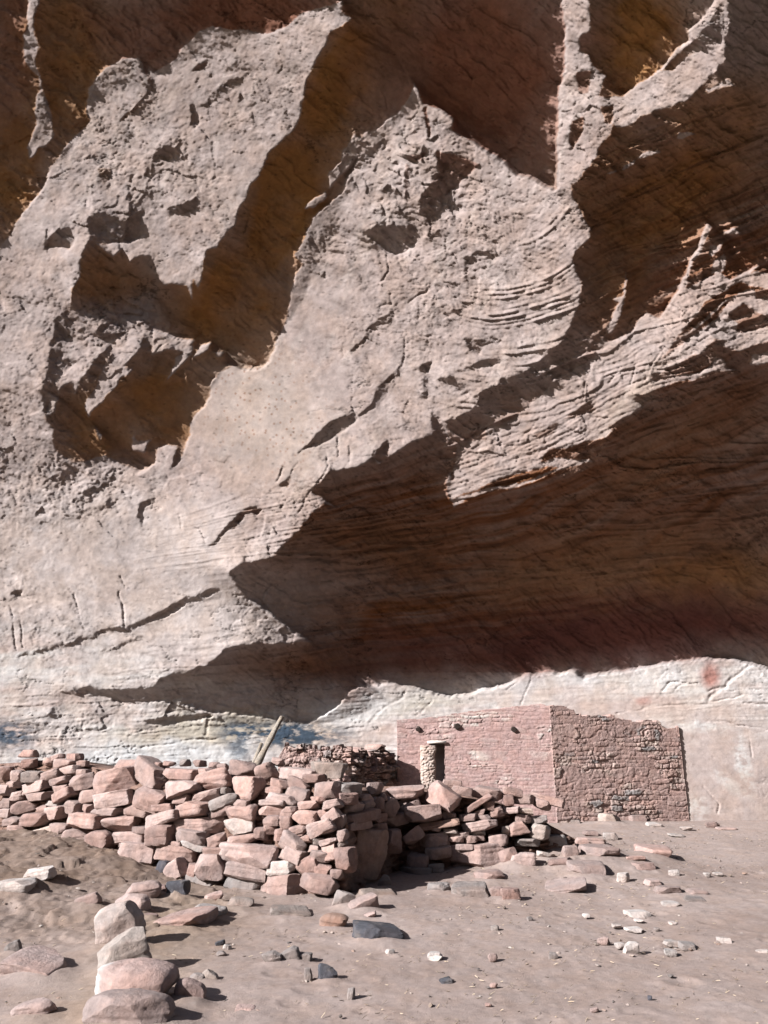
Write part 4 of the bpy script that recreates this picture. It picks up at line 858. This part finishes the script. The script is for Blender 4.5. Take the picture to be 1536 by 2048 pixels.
# stones of the dry-stone wall, read off the photograph: (tile, cx, cy, w, h, tilt, colour[, landmark])
TILE = {'1': (0, 1380, 1/3), '2': (400, 1380, 1/3), '3': (740, 1380, 1/3.728), '4': (1060, 1300, 1/3.227), '5': (0, 1640, 1/3), '6': (400, 1640, 1/3), '7': (860, 1600, 1/2.272)}
WALL_STONES = [
 ('1',710,545,235,150,8,'p','big pale-pink slab on the wall top'),('1',930,510,215,135,-25,'p','dipping pink slab on the wall top'),('1',770,455,150,75,0,'p'),('1',1085,505,210,65,-2,'r','long flat reddish slab along the wall top'),('1',1230,490,100,45,0,'p'),
 ('1',1285,545,215,125,10,'p'),('1',1105,590,180,110,8,'p'),('1',1465,485,140,130,0,'r'),('1',1490,590,165,145,0,'p','round pink boulder below the wooden pole'),
 ('1',205,520,125,70,0,'g'),('1',320,515,110,70,15,'p'),('1',370,545,130,40,10,'r'),('1',505,550,150,95,10,'p'),('1',225,585,170,70,10,'p'),('1',370,590,110,50,5,'p'),('1',235,640,160,50,5,'p'),('1',390,635,170,60,18,'p'),('1',545,635,165,80,10,'p'),
 ('1',705,655,255,95,8,'p','long pink block under the big pale-pink slab'),('1',920,665,190,125,-15,'p'),('1',985,705,130,50,0,'r'),('1',1090,660,100,55,10,'r'),('1',1235,645,195,80,12,'p'),('1',1350,605,48,40,0,'g'),('1',1350,670,170,70,20,'g'),('1',1450,680,95,48,0,'p'),('1',1340,735,150,50,18,'r'),
 ('1',165,705,150,80,10,'r'),('1',325,685,100,35,0,'w'),('1',445,700,120,78,-5,'p'),('1',535,710,60,62,0,'r'),('1',345,735,135,80,5,'p'),('1',260,715,60,50,0,'p'),('1',655,730,185,58,3,'p'),('1',840,725,165,75,-5,'p'),('1',1165,720,215,98,8,'p'),('1',1450,740,175,98,5,'p'),
 ('1',225,775,170,78,3,'r'),('1',525,785,235,92,-2,'p'),('1',755,805,230,98,5,'p'),('1',845,840,95,42,0,'r'),('1',985,775,210,80,12,'p'),('1',1215,815,290,98,3,'p','long pink block beside the striped stone'),('1',1447,822,172,100,10,'w','white striped stone'),
 ('1',90,790,120,62,0,'r'),('1',80,880,165,75,5,'t'),('1',275,890,225,125,15,'t','lumpy cream stone'),('1',360,835,110,72,0,'p'),
 ('1',985,865,180,122,5,'r'),('1',1155,875,175,78,-5,'p'),('1',460,890,165,108,5,'p'),('1',620,895,165,108,0,'r'),('1',785,895,220,82,3,'p'),('1',790,937,135,34,0,'r'),('1',1045,925,125,34,0,'p'),('1',1170,932,145,48,-8,'w'),('1',1303,908,120,88,30,'p'),('1',1455,900,175,60,8,'p'),
 ('1',335,945,115,105,30,'p'),('1',450,985,165,92,10,'p'),('1',550,935,48,28,0,'p'),('1',552,988,54,66,0,'p'),('1',632,985,112,84,10,'p'),('1',840,980,230,122,-3,'p','broad round pink stone at the wall foot'),('1',1060,978,270,92,-3,'p'),('1',1290,975,145,64,0,'p'),
 ('5',1272,278,172,150,0,'p'),('5',1168,312,86,98,0,'r'),('5',1075,305,118,132,30,'p'),('5',985,290,90,92,0,'d'),('5',1240,392,230,112,0,'g'),('5',1450,200,185,100,-5,'p'),
 ('6',300,208,310,125,-3,'p','largest pink block low in the left face'),('6',295,308,252,98,-5,'p'),('6',265,412,218,140,0,'g'),('6',80,475,112,78,20,'p'),('6',500,420,242,160,8,'p','big tilted grey-pink block at the foot'),('6',500,292,162,88,5,'w','white-topped block'),('6',565,210,145,95,-15,'p'),('6',572,148,145,112,-30,'p'),
 ('6',655,277,115,102,25,'r'),('6',745,302,94,64,-10,'r'),('6',722,382,202,112,-3,'r','ribbed block under the corner'),('6',822,327,74,58,0,'r'),('6',722,217,114,68,-5,'p'),('6',785,182,98,122,10,'p'),('6',690,175,64,44,0,'p'),('6',650,112,74,44,0,'p'),('6',715,132,68,48,0,'g'),('6',770,132,104,34,15,'p'),('6',855,92,64,68,10,'p'),('6',850,147,64,48,35,'g'),('6',735,47,152,78,15,'p'),('6',590,62,122,64,20,'p'),
 ('6',872,242,112,152,0,'r'),('6',1012,205,215,295,-5,'o','upright rust slab in the recess'),('6',1150,125,112,142,0,'r'),
 ('2',405,500,112,122,20,'p'),('2',470,432,70,60,0,'r'),('2',480,562,118,62,-8,'p'),('2',600,507,192,74,-5,'p'),('2',690,530,132,54,0,'r'),('2',590,562,152,82,-15,'r'),('2',450,602,102,44,-5,'p'),('2',590,622,142,72,-15,'p'),('2',770,602,155,104,5,'p'),('2',888,592,118,72,0,'g'),('2',880,655,94,74,0,'r'),('2',1050,592,84,74,0,'p'),('2',990,650,84,48,0,'p'),
 ('2',495,652,182,52,-8,'p'),('2',440,677,152,38,0,'p'),('2',800,687,112,54,10,'p'),('2',715,662,84,44,0,'r'),('2',650,692,122,48,5,'p'),('2',430,722,162,62,-3,'p'),('2',540,732,84,74,0,'r'),('2',648,768,142,102,0,'p'),('2',755,742,74,48,5,'r'),('2',790,762,112,74,35,'p'),('2',430,782,104,58,0,'r'),('2',515,797,78,78,0,'r'),('2',740,827,162,64,25,'p'),('2',590,847,114,64,10,'r'),('2',365,862,74,82,0,'r'),('2',422,837,84,64,0,'r'),('2',490,862,84,92,0,'r'),('2',843,792,54,92,-10,'r'),
 ('2',920,702,112,74,0,'r'),('2',1000,692,84,64,0,'r'),('2',1058,687,64,92,0,'r'),('2',960,757,192,64,5,'r'),('2',1062,772,104,64,0,'r'),('2',945,817,152,48,0,'r'),('2',1062,822,94,44,0,'r'),('2',1122,702,94,122,-40,'p'),('2',1100,642,44,44,0,'p'),
 ('3',265,762,262,88,5,'p','long pink slab topping the right'),('3',550,792,222,172,-25,'p','pink slab leaning below the doorway'),('3',235,857,108,58,25,'p'),('3',322,822,84,44,15,'p'),('3',290,882,172,74,20,'p'),('3',400,922,267,118,5,'p'),('3',587,937,104,68,-3,'p'),('3',175,972,192,88,8,'r'),('3',130,872,112,122,-50,'p'),('3',42,862,74,104,0,'r'),
 ('3',515,1002,292,54,8,'o','long thin rusty slab'),('3',482,1117,182,122,-5,'p'),('3',337,1087,142,94,35,'p'),('3',495,1032,64,54,0,'p'),('3',602,1052,98,38,0,'w'),('3',662,1082,152,44,3,'p'),('3',792,1062,112,48,3,'w'),('3',642,1117,104,38,0,'p'),('3',747,1117,98,58,0,'p'),('3',822,1102,64,48,0,'r'),('3',822,1010,232,74,10,'p'),('3',722,952,132,54,5,'r'),('3',837,952,114,40,5,'p'),('3',817,912,94,48,10,'p'),('3',942,912,94,84,20,'p'),
 ('3',1052,892,112,58,5,'p'),('3',1162,907,94,48,0,'t'),('3',1012,1052,54,68,0,'t'),('3',1097,1032,152,98,10,'p'),('3',960,1122,122,94,0,'r'),('3',1140,962,112,64,-5,'p'),('3',1255,967,122,58,5,'g'),('3',1265,1057,132,112,-10,'t','tan block at the right end'),('3',1170,1137,182,58,0,'g'),('3',702,1172,122,44,0,'p'),('3',510,1212,182,84,5,'p'),('3',785,1222,385,155,0,'p','long boulder at the right foot'),('3',1032,1242,134,94,-15,'p'),
 ('3',880,772,202,84,-10,'p'),('3',690,752,142,64,-10,'p'),('3',610,702,142,64,-5,'p'),('3',1062,762,142,64,-8,'p'),('3',1140,817,152,72,0,'p'),('3',1320,822,222,64,-12,'p'),('3',1280,852,112,84,-10,'r'),('3',1030,822,74,84,0,'r'),('3',800,850,230,46,30,'r'),('3',880,860,90,70,0,'r'),
 ('6',1310,262,124,114,-10,'p'),('6',1300,322,172,74,0,'g'),('6',1412,292,94,64,0,'g'),
 ('1',180,382,125,48,0,'r','dark red block perched on top'),('1',172,440,112,64,5,'r'),('1',295,432,64,48,0,'p'),('1',350,407,84,42,15,'r'),('1',450,402,92,44,0,'r'),('1',400,442,122,62,0,'p'),('1',500,442,74,38,0,'p'),('1',430,482,122,54,5,'p'),('1',500,502,74,54,0,'p'),
 ('1',960,452,44,34,0,'r'),('1',1020,442,54,34,0,'r'),('1',1110,437,54,44,0,'g'),('1',1200,440,64,44,0,'r'),('1',1290,452,64,38,0,'r'),('1',1335,462,54,44,0,'r'),
 ('1',30,500,84,84,0,'p'),('1',40,602,104,64,0,'p'),('1',52,682,94,64,0,'p'),('1',42,737,84,54,0,'p'),('1',110,512,64,64,0,'p'),('1',85,562,84,54,0,'p'),('1',120,840,110,64,0,'p'),('1',115,635,84,54,10,'p'),
 ('2',770,480,195,95,-3,'c','flat grey-green slab by the ruined wall'),
]
GROUND_STONES = [
 ('5',765,1165,530,275,0,'p','r','biggest pink and white boulder'),('5',780,1020,530,320,4,'p','r','pink boulder behind the biggest boulder'),('5',735,815,310,270,28,'t','r','egg-shaped cream boulder'),('5',700,655,285,300,20,'l','r','pitted grey block'),('5',895,545,95,130,0,'r','s','brick-red upright stone'),
 ('5',790,510,210,120,0,'p','r'),('5',850,430,230,115,10,'p','r'),('5',1065,430,135,130,0,'d','b'),('5',1130,1050,190,170,-20,'r','r','round brown stone'),('5',1010,950,105,90,0,'r','b'),('5',1180,955,88,65,0,'g','b','small blue-grey cube'),('5',1255,945,100,78,-30,'t','w'),
 ('5',225,850,335,250,-30,'p','s','large flat pink slab in the left foreground'),('5',70,772,94,74,30,'g','b'),('5',535,495,155,108,15,'p','w','lone pink stone on the dirt slope'),('5',235,335,190,110,20,'w','w','white wedge on the dirt slope'),('5',90,390,235,140,10,'w','s'),('5',200,1150,255,130,15,'p','r','low pink stone in the bottom left corner'),
 ('5',1115,605,310,120,20,'p','s','long flat pink slab'),('5',1245,560,205,90,-12,'g','s'),('5',1280,472,112,74,30,'p','w'),('5',1440,505,180,80,0,'c','r'),('5',875,740,44,40,0,'g','b'),('5',965,420,80,60,0,'r','b'),
 ('6',540,565,235,80,-10,'c','s'),('6',860,490,120,110,-20,'g','b'),('6',980,510,172,100,20,'p','w','chipped white-pink stone'),('6',1060,445,205,62,-5,'c','s'),('6',805,612,172,100,-5,'o','r','orange-pink stone'),('6',1060,665,285,165,-20,'d','s','slate-grey slab with a black broken end'),('6',1020,572,74,34,20,'r','b'),
 ('6',430,835,112,88,10,'g','b'),('6',540,820,120,95,30,'g','w'),('6',612,830,112,64,0,'g','b'),('6',765,925,108,112,0,'d','w','pointed dark stone in the open'),('6',650,935,48,88,0,'g','b'),('6',905,1045,48,72,0,'g','w'),('6',1410,825,88,48,0,'w','b'),('6',1475,970,74,24,30,'d','s'),('6',165,765,54,32,-20,'w','b'),('6',1140,795,58,38,0,'w','b'),('6',270,1140,112,36,-10,'p','s'),('6',1110,375,74,82,-20,'g','b'),('6',1440,405,112,54,0,'g','b'),('6',120,740,60,28,20,'d','b'),('6',130,805,60,34,0,'g','r'),
 ('7',180,415,168,74,0,'g','s','flat grey slab before the wall'),('7',300,425,64,56,0,'p','b'),('7',366,432,86,60,0,'r','b'),('7',270,345,124,60,10,'r','s'),('7',40,402,100,48,0,'g','b'),('7',620,400,185,54,20,'p','s','thin tilted pink slab'),('7',710,310,164,92,-5,'p','s','thick pink slab'),('7',765,235,162,76,-5,'p','s'),('7',645,240,84,60,0,'p','b'),('7',590,285,94,42,20,'r','s'),('7',425,275,114,70,0,'p','b'),('7',362,265,84,80,25,'r','b'),('7',525,245,74,50,-35,'w','s'),('7',580,195,84,70,0,'w','b'),('7',745,185,104,46,-5,'p','s'),('7',690,190,64,42,0,'p','b'),('7',820,165,64,32,0,'w','b'),('7',725,150,64,27,0,'r','s'),
 ('7',1015,228,152,80,-8,'p','s','broad pink slab alone near the house'),('7',920,270,104,32,5,'p','s'),('7',965,305,104,37,5,'r','s'),('7',1110,332,48,32,0,'w','w','small white wedge'),('7',880,355,56,46,0,'w','b'),('7',1010,375,74,32,0,'p','s'),('7',1090,415,128,50,-5,'p','s'),('7',1210,422,84,32,0,'p','s'),('7',1095,478,78,30,0,'w','s'),('7',1200,455,94,27,-10,'g','s'),('7',945,518,104,34,-5,'w','s','whitish bar of stone'),('7',1260,340,32,20,0,'w','b'),('7',1310,335,44,14,0,'w','s'),
 ('7',820,88,104,50,-5,'t','b','cream block against the house'),('7',945,85,74,32,0,'p','b'),('7',1020,115,64,20,0,'w','s'),('7',1165,130,54,17,0,'w','s'),('7',1120,160,64,12,-10,'w','s'),('7',1280,112,54,27,0,'r','w'),('7',1345,130,84,14,0,'p','s'),('7',790,640,58,40,0,'p','r'),('7',915,675,68,56,0,'w','b','white cube in the right foreground'),('7',860,662,44,27,0,'w','b'),('7',1090,695,58,32,-8,'w','b'),('7',1170,665,74,34,-15,'g','s'),('7',1100,652,74,30,0,'w','s'),('7',1340,640,68,32,0,'w','b'),('7',1510,690,54,22,0,'w','b'),('7',285,715,44,36,0,'p','r'),('7',560,708,42,32,0,'g','w'),('7',25,712,58,40,0,'w','b'),('7',75,825,54,24,20,'d','s'),('7',290,842,38,24,0,'p','r'),('7',748,955,38,22,20,'r','b'),('7',265,930,30,18,0,'r','r'),('7',1000,900,20,20,0,'d','b'),('7',295,585,38,32,0,'g','r'),('7',455,540,28,20,0,'g','r'),('7',710,525,34,17,0,'w','b'),('7',850,573,44,20,-10,'w','s'),('7',930,595,74,12,0,'w','s'),('7',950,548,38,14,0,'w','s'),('7',1100,560,34,12,0,'w','s'),('7',1030,587,28,14,0,'g','b'),
 ('4',690,1085,84,46,0,'g','b'),('4',800,1130,84,24,0,'w','s'),('4',905,1060,112,64,0,'r','b'),('4',1000,1035,92,80,0,'r','b'),('4',370,1090,64,40,0,'r','b'),('4',295,1110,64,26,0,'g','b'),('4',240,1085,64,56,0,'r','b'),('4',600,1075,70,40,0,'p','b'),('4',1195,1130,56,24,0,'r','b'),
]
BASE_U = [-120, 100, 330, 690, 706, 800, 860, 1110, 1160]
BASE_Y = [11.9, 11.0, 9.95, 9.15, 9.4, 10.5, 10.45, 10.8, 10.9]
BASE_V = [1660, 1690, 1750, 1795, 1790, 1748, 1740, 1692, 1680]
def wall_point(u, v):                  # a point on the sloping face of the dry-stone wall
    yb = float(np.interp(u, BASE_U, BASE_Y)); zb = pix(u, float(np.interp(u, BASE_U, BASE_V)), yb).z; y = yb
    for _ in range(12):
        p = pix(u, v, y); y = yb+.26*max(p.z-zb, -.1)+.9*max(p.z-zb-.95, 0)
    return pix(u, v, y), zb
def wall_yaw(u):
    i = min(max(int(np.searchsorted(BASE_U, u))-1, 0), len(BASE_U)-2)
    a = pix(BASE_U[i], BASE_V[i], BASE_Y[i]); b = pix(BASE_U[i+1], BASE_V[i+1], BASE_Y[i+1])
    return math.atan2(b.y-a.y, b.x-a.x)
def size_word(a): return 'tiny' if a < 700 else 'small' if a < 1900 else 'medium' if a < 4600 else 'large'
def form_word(w, h, tilt):
    r = w/h; s = 'thin flat' if r > 3.2 else 'flat' if r > 2.1 else 'oblong' if r > 1.45 else 'upright' if r < .85 else 'blocky'
    return s
DIRS = ['right of', 'above and right of', 'above', 'above and left of', 'left of', 'below and left of', 'below', 'below and right of']
def label_stones(items, where):
    """items: dicts with u, v, w, h, tilt, c, mark -> unique labels that name the nearest landmark stone"""
    marks = [i for i in items if i['mark']]; used = {}
    for i in marks: i['label'] = i['mark'] if len(i['mark'].split()) >= 4 else i['mark']+' '+where
    rest = [i for i in items if not i['mark']]
    for i in rest:
        order = sorted(marks, key=lambda m: math.hypot(m['u']-i['u'], m['v']-i['v']))
        pre = [size_word(i['w']*i['h'])+' '+COL_WORD[i['c']]+' '+form_word(i['w'], i['h'], i['tilt'])]
        tl = 'rising right' if i['tilt'] > 7 else 'dipping right' if i['tilt'] < -7 else 'level'
        cand = []
        for m in order[:5]:
            a = int(round(math.degrees(math.atan2(m['v']-i['v'], i['u']-m['u']))/45)) % 8
            dist = math.hypot(m['u']-i['u'], m['v']-i['v'])
            near = 'just ' if dist < 75 else '' if dist < 150 else 'well '
            cand += [f"{pre[0]} stone {near}{DIRS[a]} the {m['mark']}", f"{pre[0]} {tl} stone {near}{DIRS[a]} the {m['mark']}"]
        cand += [c.split(' ', 1)[1] for c in cand]; i['cand'] = [c for c in cand if len(c.split()) <= 16] or cand
        for c in i['cand']:
            if c not in used: i['label'] = c; used[c] = i; break
        else:
            i['label'] = i['cand'][0]
    return items
def to_px(t, cx, cy, w, h):
    ox, oy, k = TILE[t]; return ox+cx*k, oy+cy*k, w*k, h*k
def place_rock(name, mesh, p, yaw, tilt, nod=0.):
    o = link(name, mesh); o.location = p
    o.rotation_euler = (Matrix.Rotation(yaw, 3, 'Z') @ Matrix.Rotation(-math.radians(tilt), 3, 'Y') @ Matrix.Rotation(nod, 3, 'X')).to_euler()
    return o
def build_stones():
    rng = random.Random(7); items = []
    for k, s in enumerate(WALL_STONES):
        u, v, w, h = to_px(*s[:5]); items.append(dict(u=u, v=v, w=w, h=h, tilt=s[5], c=s[6], mark=s[7] if len(s) > 7 else None, seed=100+k))
    label_stones(items, 'in the dry-stone wall')
    for i in items:
        p, zb = wall_point(i['u'], i['v']); k = px_m(p); w = i['w']*k*1.05; h = i['h']*k*.95
        yw = wall_yaw(i['u']); dark = 700 < i['u'] < 790 and i['c'] in 'ro'
        if i['u'] > 790: yw = yw*.3-.25
        elif not dark: yw = yw*.8
        else: yw = .9
        yw += rng.uniform(-.30, .22)
        d = math.sqrt(w*h)*rng.uniform(.85, 1.25); d = min(max(d, .14), .55)
        if dark and i['c'] == 'o': yw = .35; d = .22
        out = rng.uniform(-.05, .42)
        c = p+Vector((0, d*out, 0)); r = i['w']/i['h']; sh = 's' if r > 2. else rng.choice('bbbbw')
        c.x += (p.x/p.y)*d*out
        ww = w/max(abs(math.cos(yw)), .72) if r > 1 else w
        me = rock_mesh('wall_stone', ww, d, h, i['seed'], stone_mat(i['c']), 5 if i['w'] > 62 else 4 if i['w'] > 24 else 3, sh)
        o = place_rock('wall_stone', me, c, yw, i['tilt'], rng.uniform(-.12, .12))
        tag(o, i['label'], 'stone', 'stones stacked in the dry-stone wall')
    # earth and rubble packed behind the facing stones
    us = np.linspace(-130, 1150, 330); V = []; cc = []; nv = 90
    topv = np.interp(us, [-130, 40, 90, 190, 280, 420, 520, 700, 790, 860, 1000, 1080, 1150], [1535, 1525, 1520, 1535, 1550, 1545, 1562, 1585, 1580, 1585, 1610, 1640, 1680])
    for a, u in enumerate(us):
        vb = float(np.interp(u, BASE_U, BASE_V))+14
        for b in range(nv):
            v = vb+(topv[a]-vb)*b/(nv-1); p, zb = wall_point(u, v); q = Vector((p.x, p.y, 0)).normalized()
            pv, pe, _ = plates(np.array(u/16.), np.array(v/9.), 61); e = .16-.085*float(pv)-.03*float(sstep(0, .2, pe))+.03*float(fbm(np.array(u/14.), np.array(v/9.), 3, 61)); V.append((p.x+q.x*e, p.y+q.y*e, p.z))
        p = Vector(V[-1]); V.append((p.x, p.y+.8, p.z+.02)); V.append((p.x, p.y+.9, 0.))
    n2 = nv+2; idx = np.arange(len(us)*n2).reshape(len(us), n2)
    q = np.stack([idx[:-1, :-1], idx[1:, :-1], idx[1:, 1:], idx[:-1, 1:]], -1).reshape(-1, 4)
    me = mesh_np('rubble_fill', V, q, True); me.materials.append(rock_material('packed_earth', (.165, .11, .092), 14., .8, .03, .3))
    tag(link('rubble_fill', me), 'reddish earth and small rubble packed between the wall stones', 'rubble', kind='stuff')
    # loose stones on the ground
    items = []
    for k, s in enumerate(GROUND_STONES):
        u, v, w, h = to_px(*s[:5]); items.append(dict(u=u, v=v, w=w, h=h, tilt=s[5], c=s[6], sh=s[7], mark=s[8] if len(s) > 8 else None, seed=600+k))
    label_stones(items, 'on the ground')
    for i in items:
        g = on_ground(i['u'], i['v']+.42*i['h']); k = px_m(g); w = i['w']*k; hp = i['h']*k
        dip = math.atan2(CAMZ-g.z, g.y); d = w*(.62 if i['sh'] != 's' else 1.)
        if i['h'] > i['w']: d = w*.7
        h = max((hp-d*math.sin(dip)*.8)/math.cos(dip), .35*hp, .02)
        if i['sh'] == 's': h = min(h, .30*w)
        sink = .16*h
        c = Vector((g.x, g.y+d*.38, 0)); c.x *= c.y/g.y
        c.z = float(ground_z(c.x, c.y))*.5+g.z*.5+h*.5-sink
        me = rock_mesh('loose_stone', w*1.02, d, h+sink*.6, i['seed'], stone_mat(i['c']), 5 if i['w'] > 60 else 4 if i['w'] > 24 else 3, i['sh'])
        if i['u'] < 300 and i['w'] > 150 and i['h'] > 100:      # chalky crust on the sunward shoulder of the big boulder
            n = me.attributes['crust'] if 'crust' in me.attributes else me.attributes.new('crust', 'FLOAT', 'POINT')
            co = np.empty(len(me.vertices)*3, np.float32); me.vertices.foreach_get('co', co); co = co.reshape(-1, 3)/w
            k = sstep(.02, .16, -co[:, 0]-.24+.16*n3(co*3, 1.5, 5)); n.data.foreach_set('value', k.astype(np.float32))
            mc = stone_mat('p').copy(); mc.name = 'stone_chalky_crust'; me.materials[0] = mc; mt = mc.node_tree; bs = mt.nodes['Principled BSDF']
            src = bs.inputs['Base Color'].links[0].from_socket; at = N(mt, 'ShaderNodeAttribute', attribute_name='crust'); mx = N(mt, 'ShaderNodeMix', data_type='RGBA')
            mt.links.new(at.outputs['Fac'], mx.inputs['Factor']); mt.links.new(src, mx.inputs['A']); mx.inputs['B'].default_value = (.82*ALB, .79*ALB, .77*ALB, 1); mt.links.new(mx.outputs['Result'], bs.inputs['Base Color'])
        o = place_rock('loose_stone', me, c, rng.uniform(-.3, .3), i['tilt']*(.75 if i['sh'] != 's' else .35), rng.uniform(-.05, .15))
        tag(o, i['label'], 'stone', 'loose stones lying on the ground')
    # grit: uncountable chips and pebbles
    rs = np.random.RandomState(5); Vi, Fi = ico(1); V = []; Fq = []; cc = []
    pal = np.array([(.56, .47, .43), (.50, .41, .36), (.38, .31, .27), (.24, .21, .20), (.62, .55, .51), (.46, .34, .29)])
    ring = []
    for st in GROUND_STONES:
        u, v, w, h = to_px(*st[:5])
        if w*h > 400: g = on_ground(u, v+.42*h); ring += [(g.x, g.y+.15*w*px_m(g), w*px_m(g)*.55)]*int(2+w/9)
    for k in range(2200):
        y = 4.8+10.*rs.rand()**.8; x = rs.uniform(-.62, .62)*y
        if k % 5 == 0: y = rs.uniform(10, 13.5); x = rs.normal(3., 1.3)
        if k % 5 == 1: cx, cy, rr = ring[rs.randint(len(ring))]; a = rs.uniform(0, 6.28); rr *= rs.uniform(.85, 1.7); x = cx+rr*math.cos(a); y = cy+.8*rr*math.sin(a)
        s = .004+.015*rs.rand()**3.5; sc = s*np.array([rs.uniform(.8, 1.9), rs.uniform(.7, 1.4), rs.uniform(.4, .8)])
        a = rs.uniform(0, 6.28); P = Vi*(1+.25*rs.normal(size=(len(Vi), 1)))*sc
        P = np.stack([P[:, 0]*math.cos(a)-P[:, 1]*math.sin(a), P[:, 0]*math.sin(a)+P[:, 1]*math.cos(a), P[:, 2]], 1)
        V.append(P+(x, y, 0)); cc.append(np.tile(pal[rs.randint(6)]*ALB, (len(Vi), 1))); Fq.append(Fi+len(Vi)*k)
    for k in range(2200, 5700):           # twigs, straw and flecks of dry litter
        y = 4.8+9.*rs.rand()**.9; x = rs.uniform(-.62, .62)*y; L = rs.uniform(.006, .028); a = rs.uniform(-1.2, 1.2)
        P = Vi*np.array([L, rs.uniform(.0015, .004), .003]); tl = rs.uniform(-.25, .6)
        P[:, 2] += P[:, 0]*tl
        P = np.stack([P[:, 0]*math.cos(a)-P[:, 1]*math.sin(a), P[:, 0]*math.sin(a)+P[:, 1]*math.cos(a), P[:, 2]], 1)
        V.append(P+(x, y, 0)); cc.append(np.tile(np.array((.13, .105, .085) if k % 4 else (.35, .29, .22)), (len(Vi), 1))); Fq.append(Fi+len(Vi)*k)
    V = np.concatenate(V); off = V[:, :2].reshape(-1, len(Vi), 2).mean(1); zz = ground_z(off[:, 0], off[:, 1])
    V[:, 2] += np.repeat(zz+.004, len(Vi))
    me = mesh_np('gravel', V, np.concatenate(Fq), False, np.concatenate(cc)); me.materials.append(rock_material('grit', None, 60., .3, .004, .15))
    tag(link('gravel', me), 'scattered chips and pebbles over the dirt floor', 'gravel', kind='stuff')
STEP = 2.0
RELIEF = build_cliff()
build_ground()
build_sky_blocker_back(); build_sky_blocker_top()  # both out of view, added to hold back sky fill
build_house()
build_stones()
